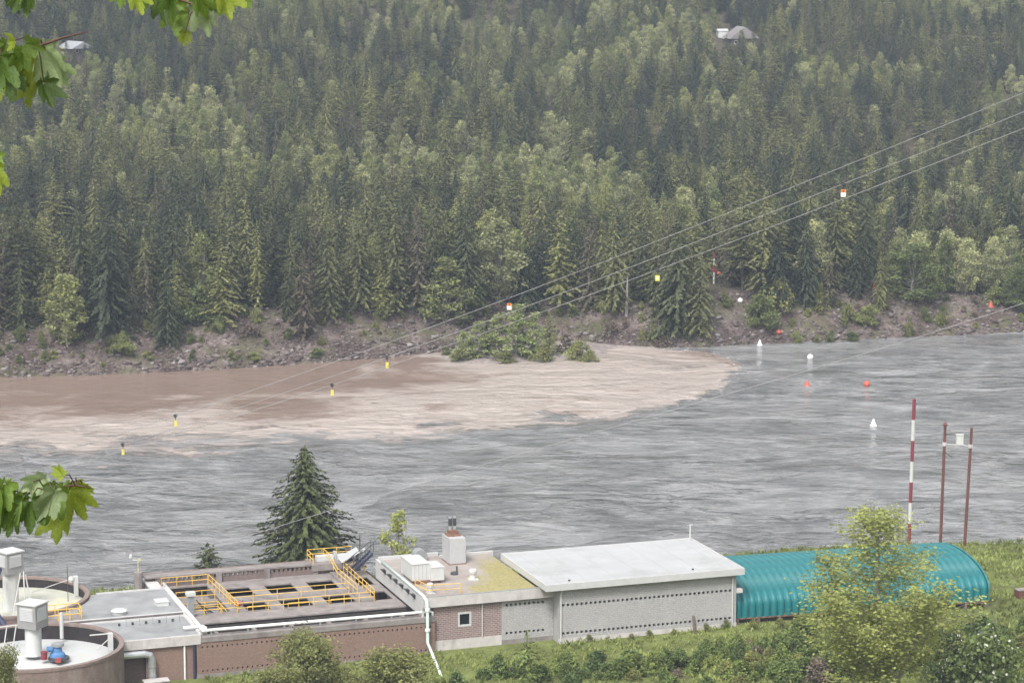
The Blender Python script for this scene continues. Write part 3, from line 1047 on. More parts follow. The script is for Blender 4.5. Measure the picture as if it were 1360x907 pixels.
# single trees and shrubs of the far bank that one can point to
NAMED = [
    (BIR[0], 'leafy_tree', 'light green leafy tree standing alone on the brown scree left of the dark logs', 'leafy tree', 90, 462, 360, 58),
    (SHR[0], 'leafy_tree', 'round dark green leafy tree overhanging the scree above the brown calm water', 'leafy tree', 262, 428, 374, 56),
    (LAR[0], 'larch_tree', 'tall pale yellow green larch at the edge of the scree with a visible thin trunk', 'conifer', 343, 412, 290, 34),
    (BRO[0], 'conifer_tree', 'reddish brown conifer with low branches hanging over the bare scree', 'conifer', 405, 450, 328, 46),
    (BIR[1], 'leafy_tree', 'broad bright green leafy tree right beside the bare scree hollow', 'leafy tree', 592, 430, 338, 72),
    (COT[0], 'poplar_tree', 'tall hazy grey green poplar behind the thicket on the gravel bar', 'leafy tree', 662, 405, 285, 78),
    (FIR[0], 'fir_tree', 'tall dark fir on the point above the front of the muddy plume', 'conifer', 900, 442, 272, 66),
    (SPR[1], 'spruce_tree', 'shorter dark spruce leaning on the tall fir at the plume front', 'conifer', 930, 446, 330, 50),
    (FIR[2], 'fir_tree', 'very dark blue green fir above the shrubs on the right scree bank', 'conifer', 1070, 402, 283, 48),
    (BIR[3], 'leafy_tree', 'wide yellow green leafy tree at the top of the right scree bank', 'leafy tree', 1212, 400, 318, 82),
    (BIR[2], 'leafy_tree', 'rounded light green leafy tree at the right end of the far bank', 'leafy tree', 1352, 410, 352, 50),
    (SPR[1], 'spruce_tree', 'broad spruce rising alone from the dark forest behind the reddish bank trees at far left', 'conifer', 160, 405, 278, 52),
    (SPR[2], 'spruce_tree', 'slim spruce leaning over the edge of the right bank beside the wide leafy tree', 'conifer', 1168, 412, 330, 34),
    (SPR[0], 'small_spruce', 'small blue green spruce growing just above the waterline of the right bank', 'conifer', 1207, 446, 415, 15),
    (LAR[1], 'young_conifer', 'bright green young conifer on the low bank behind the muddy plume, taller of the pair', 'conifer', 868, 452, 420, 20),
    (LAR[2], 'young_conifer', 'bright green young conifer on the low bank behind the muddy plume, shorter of the pair', 'conifer', 853, 454, 428, 16),
    # the thicket on the gravel bar
    (THK[0], 'thicket_tree', 'young leafy tree at the left end of the gravel bar thicket', 'leafy tree', 618, 475, 438, 30),
    (THK[1], 'thicket_tree', 'young leafy tree second from the left end of the gravel bar thicket', 'leafy tree', 636, 474, 424, 34),
    (SPR[3], 'thicket_conifer', 'dark young conifer at the back left of the gravel bar thicket', 'conifer', 646, 470, 414, 26),
    (THK[2], 'thicket_tree', 'dense young leafy tree in the heart of the gravel bar thicket', 'leafy tree', 662, 475, 412, 40),
    (THK[0], 'thicket_tree', 'young leafy tree, the tallest in the gravel bar thicket', 'leafy tree', 688, 473, 400, 42),
    (THK[1], 'thicket_tree', 'young leafy tree between the tallest one and the slim conifer of the thicket', 'leafy tree', 710, 473, 412, 36),
    (LAR[0], 'thicket_conifer', 'slim light green conifer at the right of the gravel bar thicket', 'conifer', 730, 471, 410, 28),
    (SHO[1], 'shrub', 'rounded green shrub at the right front of the gravel bar thicket', 'shrub', 722, 480, 452, 34),
    (SHO[1], 'shrub', 'low green shrub at the left front of the gravel bar', 'shrub', 612, 479, 462, 30),
    (SHO[0], 'shrub', 'low green shrub in the front middle of the gravel bar thicket', 'shrub', 672, 481, 464, 36),
    (SHR[1], 'shrub', 'green shrub standing apart at the right end of the gravel bar', 'shrub', 770, 479, 447, 36),
    (SHO[0], 'shrub', 'small olive shrub in the muddy water beside the shrub standing apart', 'shrub', 784, 480, 462, 24),
    (TWG[0], 'bare_shrub', 'leafless brown shrub behind the gravel bar thicket', 'shrub', 752, 470, 440, 26),
    # shrubs of the right bank
    (SHR[2], 'shrub', 'large rounded green shrub beside the white ball on the right bank', 'shrub', 1006, 436, 384, 50),
    (SHO[1], 'shrub', 'olive shrub behind the large rounded shrub on the right bank', 'shrub', 1034, 412, 365, 40),
    (LAR[2], 'young_conifer', 'light green young conifer just right of the very dark fir', 'conifer', 1090, 418, 372, 22),
    (SHO[0], 'shrub', 'bright olive shrub halfway down the right scree bank', 'shrub', 1124, 432, 398, 26),
    (SHR[0], 'shrub', 'spreading green shrub right of the bright olive shrub on the scree', 'shrub', 1152, 430, 402, 36),
    (SHR[1], 'shrub', 'dark shrub below the wide leafy tree on the right bank', 'shrub', 1228, 428, 404, 20),
    (SHO[1], 'shrub', 'small light shrub right of the small blue green spruce', 'shrub', 1250, 432, 412, 22),
    (SHR[2], 'shrub', 'grey green shrub by the red cone at the right end of the bank', 'shrub', 1322, 406, 378, 36),
    (SHR[0], 'shrub', 'dark small shrub at the waterline right of the red ball on the bank', 'shrub', 1058, 456, 436, 16),
    (SHO[0], 'shrub', 'narrow olive shrub at the waterline between the two dark shrubs', 'shrub', 1085, 455, 440, 9),
    (SHR[1], 'shrub', 'small dark shrub at the waterline below the bright olive shrub', 'shrub', 1103, 454, 436, 13),
    (SHR[2], 'shrub', 'low dark shrub at the waterline below the spreading green shrub', 'shrub', 1130, 453, 438, 22),
    # shrubs of the left bank
    (SHO[0], 'shrub', 'bright yellow green small shrub alone on the scree above the brown water', 'shrub', 307, 478, 460, 15),
    (SHO[1], 'shrub', 'small light shrub on the scree below the lone leafy tree', 'shrub', 71, 476, 463, 15),
    (SHR[1], 'shrub', 'low green shrub patch on the scree under the dark logs', 'shrub', 160, 466, 440, 44),
    (SHO[0], 'shrub', 'low olive shrub to the right of the dark logs', 'shrub', 196, 476, 464, 20),
    (TWG[1], 'bare_shrub', 'brown leafless shrub on the scree below the round dark leafy tree', 'shrub', 332, 448, 428, 28),
    (SHR[2], 'shrub', 'small dark shrub on the scree right of the bright small shrub', 'shrub', 335, 477, 466, 22),
    (SHR[0], 'shrub', 'low green shrub near the water in front of the bare scree hollow', 'shrub', 420, 473, 460, 24),
    (SHR[1], 'shrub', 'little green shrub at the foot of the bank where the gravel bar begins', 'shrub', 592, 471, 457, 16),
    (TWG[0], 'bare_shrub', 'brown twiggy shrub at the top of the low bank behind the plume', 'shrub', 812, 447, 424, 24),
    (TWG[1], 'bare_shrub', 'grey twiggy shrub at the waterline beside the plume front', 'shrub', 880, 461, 445, 24),
]
CLEAR = []          # nothing is sown on these spots
for k, nm, lb, ct, px, by, ty, wd in NAMED:
    p = place_far(k, nm, lb, ct, px, by, ty, wd)
    CLEAR.append((p[0], p[1], 2.2 if by - ty > 60 else 0.8))

# ---- houses on the hill: found first, so that trees leave them in view
HOUSE = {'right': hit(984, 62), 'left': hit(101, 72), 'shed': hit(959, 50)}
HOUSE_BOX = [(974, 1000, 24, 40, proj(HOUSE['right'])[2]), (86, 116, 44, 57, proj(HOUSE['left'])[2]), (948, 964, 33, 46, proj(HOUSE['shed'])[2])]
for k in HOUSE:
    CLEAR.append((HOUSE[k][0], HOUSE[k][1], 8 if k != 'shed' else 4))

for x0, x1, y0, y1 in ((938, 960, 332, 380), (826, 838, 366, 420), (976, 990, 392, 404), (1016, 1030, 430, 442), (1310, 1322, 396, 410), (1156, 1166, 372, 388)):
    HOUSE_BOX.append((x0, x1, y0, y1, proj(hit((x0 + x1) / 2, y1))[2] - 1.5))
# ---- the forest
ZONES = [   # step, kinds and shares, in front-to-back order
    (FIR, 'fir_tree', 'conifer'), (SPR, 'spruce_tree', 'conifer'), (LAR, 'larch_tree', 'conifer'), (PIN, 'pine_tree', 'conifer'),
    (BRO, 'brown_conifer', 'conifer'), (BIR, 'birch_tree', 'leafy tree'), (COT, 'poplar_tree', 'leafy tree')]


def sow():
    out = []
    cell = {}
    g = np.random.default_rng(99)
    y = 440.0
    n = 62000
    d = np.sqrt(g.uniform(452 ** 2, 840 ** 2, n))
    x = g.uniform(-0.235, 0.235, n) * d
    ys = np.interp(x, _fsw[:, 0], _fsw[:, 1])
    hb = np.interp(x, _fsw[:, 0], _bh)
    s = (d - ys) * 0.97
    dens = fbm(x * 0.03, d * 0.03, 3)
    leafy = fbm(x * 0.022 + 40, d * 0.022, 3)
    mixn = fbm(x * 0.03 + 80, d * 0.03 + 3, 3)
    Z = far_z(x, d)
    for i in range(n):
        if s[i] < hb[i] * (0.7 + 0.7 * g.random()):
            continue
        sp = (3.7 + 1.7 * (dens[i] < -0.1)) * np.interp(s[i], [0, 110, 300], [1.0, 1.0, 0.82])
        c = (int(x[i] // 6), int(d[i] // 6))
        ok = all((x[i] - a) ** 2 + (d[i] - b) ** 2 > sp * sp for p in (-1, 0, 1) for q in (-1, 0, 1) for a, b in cell.get((c[0] + p, c[1] + q), ()))
        if not ok or any((x[i] - a) ** 2 + (d[i] - b) ** 2 < r * r for a, b, r in CLEAR):
            continue
        r = g.random()
        m = mixn[i]
        lf = 0.05 + 2.6 * max(0, leafy[i] - 0.03) + (0.45 if 60 < s[i] < 150 and leafy[i] > -0.10 else 0)
        if g.random() < lf:
            z = 5 if r < 0.6 else 6
        elif s[i] < 40:
            z = 0 if r < 0.3 else 1 if r < 0.62 else 2 if r < 0.78 else 3 if r < 0.85 else 4
        else:
            z = (0 if r < 0.34 + 0.9 * m else 1 if r < 0.66 + 0.3 * m else 2 if r < 0.74 else 3 if r < 0.92 else 4)
        sc = g.uniform(0.62, 1.3) * (1.0 if z < 5 else 0.85) * np.interp(s[i], [0, 110, 300], [1.0, 0.9, 0.66])
        if s[i] < 30:
            sc = g.uniform(0.75, 1.45) * (0.9 if z >= 5 else 1.0)
        k = int(g.integers(len(ZONES[z][0])))
        out.append((x[i], d[i], Z[i] - 0.15, z, k, sc, g.random() * 6.28, s[i]))
        cell.setdefault(c, []).append((x[i], d[i]))
    return out


TREES = sow()
# what each tree shows in the picture: paint silhouettes near to far
TREES.sort(key=lambda t: t[1])
_buf = np.zeros((227 + 60, 340), bool)
shown = []
keep = []
for t in TREES:
    kd = ZONES[t[3]][0][t[4]]
    bx, by, dd = proj((t[0], t[1], t[2]))
    _, ty, _ = proj((t[0], t[1], t[2] + kd.h * t[5]))
    hw = kd.r * t[5] * F_PX / dd
    if any(bx + hw * 0.6 > h[0] and bx - hw * 0.6 < h[1] and ty < h[3] - 5 and by > h[2] and dd < h[4] + 2 for h in HOUSE_BOX):
        continue
    r0, r1 = int(ty / 4), int(by / 4)
    a = 0
    for r in range(max(r0, 0), min(r1 + 1, 227)):
        w = hw * (0.25 + 0.75 * (r - r0) / max(1, r1 - r0)) if t[3] < 5 else hw
        c0, c1 = max(0, int((bx - w) / 4)), min(340, int((bx + w) / 4) + 1)
        if c1 > c0:
            seg = _buf[r, c0:c1]
            a += int((~seg).sum())
            seg[:] = True
    keep.append(t)
    shown.append(a)
TREES = keep
order = np.argsort(-np.array(shown), kind='stable')
single, left_c, left_l = set(), 268, 255
for i in order:
    if shown[i] == 0:
        break
    if TREES[i][3] < 5 and left_c:
        left_c -= 1
        single.add(int(i))
    elif TREES[i][3] >= 5 and left_l:
        left_l -= 1
        single.add(int(i))

LOOK = ['dark fir', 'green spruce', 'pale larch', 'thin pine', 'brownish conifer', 'light birch', 'pale poplar']


SPOT = [(130, 'the lone leafy scree tree'), (230, 'the dark logs on the scree'), (330, 'the round overhanging tree'), (440, 'the reddish scree conifer'),
        (550, 'the muddy shore marker'), (640, 'the hollow side leafy tree'), (750, 'the gravel bar thicket'), (850, 'the pale dead trunk'),
        (960, 'the plume front'), (1100, 'the white bank ball'), (1240, 'the wide leafy bank tree'), (9999, 'the right bank end')]


def where_is(px, s):
    row = 'in the front row' if s < 22 else 'few rows back' if s < 60 else 'on the bench' if s < 130 else 'up the hillside'
    return row, 'above ' + next(n for x, n in SPOT if px < x)


pts, idx, rots, scl = [], [], [], []
for i, t in enumerate(TREES):
    kl, nm, ct = ZONES[t[3]]
    if i in single:
        px = proj((t[0], t[1], t[2]))[0]
        row, side = where_is(px, t[7])
        sz = 'tall' if t[5] > 1.12 else 'small' if t[5] < 0.85 else 'medium'
        lb = f"{sz} {LOOK[t[3]]} {row} {side}"
        kl[t[4]].put(nm, lb, ct, t[:3], t[5], t[6], lb + 's')
    else:
        pts.append(t[:3])
        idx.append(sum(len(z[0]) for z in ZONES[:t[3]]) + t[4])
        rots.append(t[6])
        scl.append(t[5])
print('trees', len(TREES), 'single', len(single))


def instanced(name, pts, idx, rots, scl, meshes):
    """one object that scatters the given meshes (for what nobody could count)"""
    hid = bpy.data.collections.new(name + '_kinds')
    for i, me in enumerate(meshes):
        hid.objects.link(bpy.data.objects.new(f'{name}_kind_{i:03d}', me))
    me = bpy.data.meshes.new(name)
    me.from_pydata([tuple(map(float, p)) for p in pts], [], [])
    for k, ty, v in (('idx', 'INT', idx), ('rot', 'FLOAT', rots), ('scl', 'FLOAT', scl)):
        a = me.attributes.new(k, ty, 'POINT')
        a.data.foreach_set('value', np.asarray(v, np.int32 if ty == 'INT' else np.float32))
    o = link(name, me)
    ng = bpy.data.node_groups.new(name + '_scatter', 'GeometryNodeTree')
    ng.interface.new_socket('Geometry', in_out='INPUT', socket_type='NodeSocketGeometry')
    ng.interface.new_socket('Geometry', in_out='OUTPUT', socket_type='NodeSocketGeometry')
    gi, go = ng.nodes.new('NodeGroupInput'), ng.nodes.new('NodeGroupOutput')
    ip = ng.nodes.new('GeometryNodeInstanceOnPoints')
    ci = ng.nodes.new('GeometryNodeCollectionInfo')
    ci.inputs['Collection'].default_value = hid
    ci.inputs['Separate Children'].default_value = True
    ci.inputs['Reset Children'].default_value = True
    ip.inputs['Pick Instance'].default_value = True

    def att(k, ty):
        n = ng.nodes.new('GeometryNodeInputNamedAttribute')
        n.data_type = ty
        n.inputs['Name'].default_value = k
        return n.outputs[0]
    cx = ng.nodes.new('ShaderNodeCombineXYZ')
    ng.links.new(gi.outputs[0], ip.inputs['Points'])
    ng.links.new(ci.outputs[0], ip.inputs['Instance'])
    ng.links.new(att('idx', 'INT'), ip.inputs['Instance Index'])
    ng.links.new(att('rot', 'FLOAT'), cx.inputs[2])
    ng.links.new(cx.outputs[0], ip.inputs['Rotation'])
    ng.links.new(att('scl', 'FLOAT'), ip.inputs['Scale'])
    ng.links.new(ip.outputs[0], go.inputs[0])
    md = o.modifiers.new('scatter', 'NODES')
    md.node_group = ng
    return o


tag(instanced('forest', pts, idx, rots, scl, [k.whole for z in ZONES for k in z[0]]), 'mixed forest of conifers and birches covering the hillside', None, None, 'stuff')


# ---- houses
def house(key, name, label, w, dp, h, rise, roof, rz, win):
    p = HOUSE[key]
    t = thing(name, label, 'house', (p[0], p[1], p[2] - 0.4), rz)
    MB().box(-w / 2, w / 2, -dp / 2, dp / 2, -1.5, h).build('wall', 'house_wall', t)
    m = MB()
    e = 0.7
    a = [(-w / 2 - e, -dp / 2 - e, h + .003), (w / 2 + e, -dp / 2 - e, h + .003), (w / 2 + e, dp / 2 + e, h + .003), (-w / 2 - e, dp / 2 + e, h + .003),
         (0, -dp / 2 - e, h + rise), (0, dp / 2 + e, h + rise)]
    m.add(a, [(0, 3, 5, 4), (1, 4, 5, 2), (0, 4, 1), (3, 2, 5), (0, 1, 2, 3)])
    m.build('roof', roof, t)
    for x in win:
        f = MB().box(x - .55, x + .55, -dp / 2 - .06, -dp / 2 + .05, h * .45, h * .82).build('window', 'white_paint', t)
        MB().box(x - .45, x + .45, -dp / 2 - .09, -dp / 2 - .055, h * .5, h * .78).build('pane', 'window_glass', f)
    MB().box(-.5, .5, -dp / 2 - .05, -dp / 2 + .03, 0.2, 2.2).build('door', 'weathered_wood', t)
    return t


house('right', 'hillside_house', 'brown timber house with a grey gable roof high among the hillside trees', 8.0, 7, 2.8, 3.4, 'house_roof', R(12), (-2.5, 2.5))
house('left', 'hillside_cabin', 'small house with a white gable roof high among the hillside trees', 6.2, 7, 2.0, 1.9, 'house_roof_pale', R(40), (-1.8, 1.8))
t = thing('white_shed', 'small white shed beside the brown hillside house', 'shed', tuple(HOUSE['shed'] + np.array([0, 0, -.3])), R(8))
MB().box(-1.4, 1.4, -1.5, 1.5, -.5, 2.1).build('wall', 'white_paint', t)
MB().add([(-1.6, -1.7, 2.11), (1.6, -1.7, 2.11), (1.6, 1.7, 2.11), (-1.6, 1.7, 2.11), (-1.6, 0, 2.8), (1.6, 0, 2.8)],
         [(0, 1, 5, 4), (2, 3, 4, 5), (0, 4, 3), (1, 2, 5), (3, 2, 1, 0)]).build('roof', 'white_roof', t)


# ------------------------------------------------------------------ the treatment plant (u along it, v away from the viewer, z up)
def onV(x, y, v):
    """plant u and height z of a photo pixel on the vertical plane v"""
    r = ray(x, y)
    n = np.array([E2[0], E2[1], 0])
    t = ((L(0, v, 0) - np.array([0, 0, HC])) @ n) / (r @ n)
    P = np.array([0, 0, HC]) + r * t
    return float((P[:2] - O2) @ E1), float(P[2])


def wallmap(v0):
    return lambda a, b, c: (a, v0 + c, b)


def uvmap(a, b, c):
    return (a, b, c)


# --- A: grey block building under the white roof
A = plant('block_building', 'pale grey block building with a wide white flat roof and two rows of vent holes', 'building', 0, 0, 4)
hs = [(0.28 + 0.502 * k, 0.57 + 0.502 * k, z, z + 0.29) for k in range(38) for z in (4.93, 7.90)]
B(A).holes((0, 19.7), (4.55, 9.84), 0, 0.35, hs, wallmap(0)).build('front_wall', 'grey_block', A)
B(A).box(-0.03, 19.74, -0.05, 0.36, 2.6, 4.54).build('foundation', 'pale_concrete', A)
B(A).box(0.3, 19.5, 0.9, 1.0, 4.6, 9.7).build('vent_shade_backing', 'inside_shade', A)  # dark sheet painted as the shade behind the vent holes
B(A).box(0, 0.35, 0.352, 12.9, 2.6, 9.84).build('side_wall', 'grey_block', A)
B(A).box(19.35, 19.7, 0.352, 12.9, 2.6, 9.84).build('side_wall', 'grey_block', A)
B(A).box(0.352, 19.348, 12.55, 12.9, 2.6, 9.84).build('back_wall', 'grey_block', A)
B(A).box(-1.65, 20.2, -0.68, 13.5, 9.845, 10.46).build('roof', 'white_roof', A)
for k in range(7):
    B(A).box(-1.6 + 3.1 * (k + .5), -1.5 + 3.1 * (k + .5), -0.64, 13.46, 10.461, 10.468).build('roof_seam', 'roof_tape', A)
B(A).box(-1.6, 20.15, 0.35, 0.43, 10.461, 10.467).build('roof_seam', 'roof_tape', A)
for x0, x1, y0, y1 in ((-1.75, 20.3, -0.78, -0.66), (-1.75, 20.3, 13.5, 13.62), (-1.75, -1.63, -0.658, 13.498), (20.18, 20.3, -0.658, 13.498)):
    B(A).box(x0, x1, y0, y1, 9.84, 10.53).build('fascia', 'white_fascia', A)
for x in (0.12, 19.25):
    B(A).tube([(x, -0.5, 9.9), (x, -0.42, 9.62), (x, -0.12, 9.35), (x, -0.12, 4.3)], 0.085, 8).build('downpipe', 'white_paint', A)
B(A).box(19.72, 20.35, -0.2, 0.5, 7.75, 8.15).build('bracket', 'pale_concrete', A)
for (x, y) in ((1.2, 0.4), (15, 0.6)):
    B(A).tube([(x, y, 10.46), (x, y, 10.6)], 0.12, 8).build('roof_drain', 'dark_metal', A)
t = plant('antenna_mast', 'short white mast with a tip at the back right corner of the white roof', 'antenna', 19.85, 12.9, 10.46)
B(t).tube([(19.85, 12.9, 10.46), (19.85, 12.9, 12.2)], 0.075, 8).build('pole', 'white_paint', t)
B(t).box(19.8, 20.15, 12.87, 12.93, 12.12, 12.2).build('tip', 'white_paint', t)
t = plant('wooden_post', 'stubby weathered wooden post leaning by the vent holes of the block building', 'post', 14.6, -1.1, 4.2)
B(t).tube([(14.6, -1.1, 3.8), (14.53, -1.1, 5.2), (14.4, -1.1, 6.0)], [0.2, 0.2, 0.15], 7).build('post', 'weathered_wood', t)

# --- B: brick building with the mossy roof
Bq = plant('brick_building', 'mauve brick building with a mossy brown flat roof and deep concrete fascia', 'building', -13, 1.85, 4)
wl, wt = -10.3, 7.72
B(Bq).holes((-12.95, -5.65), (5.0, 8.66), 0, 0.35, [(-10.3, -8.95, 6.3, 7.72)], wallmap(1.85)).build('brick_wall', 'mauve_brick', Bq)
hs = [(-5.22 + 0.49 * k, -4.94 + 0.49 * k, z, z + 0.28) for k in range(9) for z in (4.98, 7.95)]
B(Bq).holes((-5.648, -0.02), (4.45, 8.66), 0, 0.35, hs, wallmap(1.83)).build('block_panel', 'grey_block', Bq)
B(Bq).box(-5.6, -0.1, 2.7, 2.8, 4.5, 8.6).build('vent_shade_backing', 'inside_shade', Bq)  # dark sheet gives the panel holes their shade by colour
B(Bq).box(-12.99, -5.652, 1.8, 2.2, 2.6, 4.99).build('foundation', 'pale_concrete', Bq)
B(Bq).box(-5.648, -0.02, 1.81, 2.2, 2.6, 4.44).build('foundation', 'concrete', Bq)
B(Bq).box(-13.2, -12.96, 2.21, 17.9, 2.6, 8.66).build('side_wall', 'mauve_brick', Bq)
B(Bq).box(-13.2, -0.4, 17.6, 17.9, 2.6, 8.66).build('back_wall', 'mauve_brick', Bq)
w = B(Bq).holes((-10.34, -8.91), (6.26, 7.76), -0.05, 0.12, [(-10.16, -9.09, 6.44, 7.58)], wallmap(1.85)).build('window', 'white_paint', Bq)
B(Bq).box(-10.2, -9.05, 2.0, 2.04, 6.4, 7.62).build('pane', 'window_glass', w)
B(Bq).tube([(-7.75, 1.74, 8.6), (-7.75, 1.74, 5.0)], 0.07, 8).build('downpipe', 'pale_concrete', Bq)
B(Bq).box(-14.0, -1.76, 1.55, 18.3, 8.7, 9.62).build('roof', 'moss_roof', Bq)
B(Bq).box(-14.25, -0.02, 1.35, 1.6, 8.66, 9.72).build('front_fascia', 'pale_concrete', Bq)
B(Bq).box(-14.22, -0.04, 1.37, 1.58, 9.722, 9.78).build('roof_edge', 'grey_metal', Bq)
B(Bq).box(-14.25, -14.0, 1.602, 18.5, 7.72, 9.76).build('side_fascia', 'white_fascia', Bq)
B(Bq).box(-13.998, -7.3, 18.3, 18.6, 8.7, 9.98).build('back_parapet', 'white_fascia', Bq)
B(Bq).box(-7.298, -1.3, 17.5, 17.8, 8.7, 9.86).build('back_parapet', 'white_fascia', Bq)
for k in range(6):
    v = 14.6 - 2.15 * k
    B(Bq).add([(-14.26, v, 8.95), (-14.26, v + .55, 9.5), (-14.26, v - .15, 9.5), (-14.75, v, 9.5), (-14.75, v + .5, 9.55), (-14.75, v - .1, 9.55)],
              [(0, 1, 2), (3, 5, 4), (0, 3, 4, 1), (0, 2, 5, 3), (1, 4, 5, 2)]).build('bracket_and_shadow', 'dark_metal', Bq)  # dark wedges stand for the brackets and their shadows on the white side
c = B(Bq).box(-7.35, -5.6, 13.9, 16.6, 9.621, 12.45).build('chimney', 'pale_grey_paint', Bq)
B(Bq).box(-7.42, -5.53, 13.83, 16.67, 9.622, 9.72).build('chimney_base', 'rust', c)
B(Bq).box(-7.2, -5.75, 14.9, 16.4, 12.451, 12.6).build('cap', 'rust', c)
B(Bq).box(-6.95, -6.0, 15.3, 16.2, 12.601, 13.0).build('flue_base', 'rust', c)
for k, v in ((-6.72, 15.75), (-6.24, 15.75)):
    B(Bq).tube([(k, v, 13.0), (k, v, 13.45)], 0.17, 10).build('flue', 'galvanised', c)
    B(Bq).tube([(k, v, 13.45), (k, v, 14.25)], 0.2, 10).build('flue', 'dark_metal', c)
    B(Bq).tube([(k, v, 14.25), (k, v, 14.42)], 0.17, 10).build('flue_cap', 'galvanised', c)
B(Bq).tube([(-5.45, 14.4, 9.63), (-5.45, 14.4, 11.6)], 0.07, 8).build('vent_pipe', 'white_paint', Bq)
B(Bq).tube([(-7.6, 10.7, 9.62), (-7.6, 10.7, 10.3)], 0.09, 8).build('vent_pipe', 'dark_metal', Bq)
B(Bq).lathe([(0, 9.9), (0.35, 9.88), (0.42, 9.7), (0.42, 9.62)], (-8.1, 10.0), 12).build('roof_drain', 'dark_metal', Bq)
for n, (x, y, s) in enumerate(((-6.95, 7.3, 1.0), (-12.85, 3.2, 0.85))):
    vt = B(Bq).box(x - .5 * s, x + .5 * s, y - .5 * s, y + .5 * s, 9.621, 9.75).build('roof_vent', 'white_paint', Bq)
    B(Bq).lathe([(0.32 * s, 9.75), (0.32 * s, 10.3), (0.4 * s, 10.3), (0.42 * s, 10.55), (0.36 * s, 10.72), (0, 10.78)], (x, y), 16).build('vent_hood', 'white_paint', vt)
B(Bq).tube([(-9.7, 16.6, 10.1), (-9.7, 17.9, 10.1)], 0.72, 20).build('vent_drum', 'grey_metal', Bq)

t = plant('rooftop_unit', 'white boxy ventilation unit on a rusty skid on the mossy roof', 'ventilation unit', -12, 9, 9.62)
B(t).box(-13.3, -10.5, 7.2, 11.0, 9.621, 9.95).build('skid', 'rust', t)
B(t).box(-13.5, -11.6, 7.45, 11.4, 9.951, 11.65).build('housing', 'white_paint', t)
B(t).box(-11.6, -10.2, 6.9, 9.6, 9.951, 11.3).build('side_housing', 'white_paint', t)
B(t).box(-13.55, -11.55, 7.4, 11.45, 11.651, 11.71).build('lid', 'white_fascia', t)
B(t).box(-11.548, -10.15, 6.85, 9.65, 11.301, 11.36).build('lid', 'white_fascia', t)
for k in range(4):
    B(t).box(-13.2 + .42 * k, -13.18 + .42 * k, 7.43, 7.452, 10.0, 11.6).build('panel_seam', 'grey_metal', t)


# --- railings
_post = {}


def handrail(label, pts, h=1.05, r=0.04, gap=1.6, mat='yellow_paint', group=None, mids=1):
    """posts and rails along plant points (u, v, z of the foot)"""
    o = pts[0]
    t = plant('handrail', label, 'handrail', *o, group)
    key = (h, r, mat)
    if key not in _post:
        _post[key] = MB().tube([(0, 0, 0), (0, 0, h)], r, 6).mesh('post', mat)
    for i, (a, b) in enumerate(zip(pts[:-1], pts[1:])):
        a, b = np.array(a, float), np.array(b, float)
        n = max(1, int(round(np.linalg.norm(b - a) / gap)))
        for k in range(n + (1 if i == len(pts) - 2 else 0)):
            p = link('post', _post[key], t)
            p.location = tuple(a + (b - a) * k / n - np.array(o))
        for j in range(mids + 1):
            dz = np.array([0, 0, h * (j + 1) / (mids + 1)])
            MB(o).tube([a + dz, b + dz], r, 6).build('rail', mat, t)
    return t


handrail('yellow handrail round the front corner of the mossy roof', [(-13.9, 5.0, 9.76), (-13.5, 2.2, 9.76), (-9.95, 2.2, 9.65)])

# --- C: the open basins
C = plant('treatment_basin', 'open brick and concrete treatment basin with square openings in its deck', 'basin', -37, 1.3, 4)
U0, U1 = -37.5, -14.26
hs = [(-37.0 + 0.5 * k, -36.85 + 0.5 * k, z, z + 0.2) for k in range(48) for z in (4.2, 6.6)]
B(C).holes((-37.5, -12.98), (4.0, 7.2), 0, 0.4, hs, wallmap(1.3)).build('front_wall', 'tan_brick', C)
B(C).box(-37.54, -12.94, 1.24, 1.72, 2.6, 3.99).build('foundation', 'concrete', C)
B(C).box(-37.54, -12.96, 1.22, 2.35, 7.21, 7.72).build('front_rim', 'concrete', C)
B(C).box(-37.4, -13.2, 1.95, 2.0, 2.7, 7.2).build('vent_shade_backing', 'inside_shade', C)  # shade behind the small wall holes, as a dark sheet
B(C).box(-13.25, -12.98, 1.72, 1.846, 4.0, 7.2).build('wall_return', 'tan_brick', C)
B(C).box(-38.3, -37.2, 9.4, 24.4, 2.6, 7.9).build('left_wall', 'dark_concrete', C)
B(C).box(-38.32, -37.0, 9.3, 24.42, 7.901, 8.12).build('left_rim', 'pale_concrete', C)
hs = [(-36.9 + 0.5 * k, -36.64 + 0.5 * k, 8.02, 8.36) for k in range(36) if k % 12 not in (10, 11)]
B(C).holes((-37.2, -17.9), (6.5, 8.45), 0, 0.35, hs, wallmap(23.0)).build('back_wall', 'brown_brick', C)
B(C).box(-37.2, -14.3, 23.0, 23.35, 2.6, 6.49).build('back_wall', 'inside_shade', C)
B(C).box(-14.25, -13.9, 17.92, 23.35, 2.6, 7.35).build('end_wall', 'inside_shade', C)
B(C).box(-13.88, -12.6, 17.95, 18.2, 2.6, 7.35).build('end_wall', 'inside_shade', C)
B(C).box(-38.32, -17.6, 22.9, 24.5, 8.451, 8.62).build('back_rim', 'concrete', C)
B(C).box(-38.34, -17.6, 24.505, 24.62, 8.3, 8.68).build('back_trim', 'rim_brown', C)
for k in (-30.4, -25.1, -19.8):
    B(C).box(k - .3, k + .3, 22.75, 22.998, 6.6, 8.45).build('pilaster', 'concrete', C)
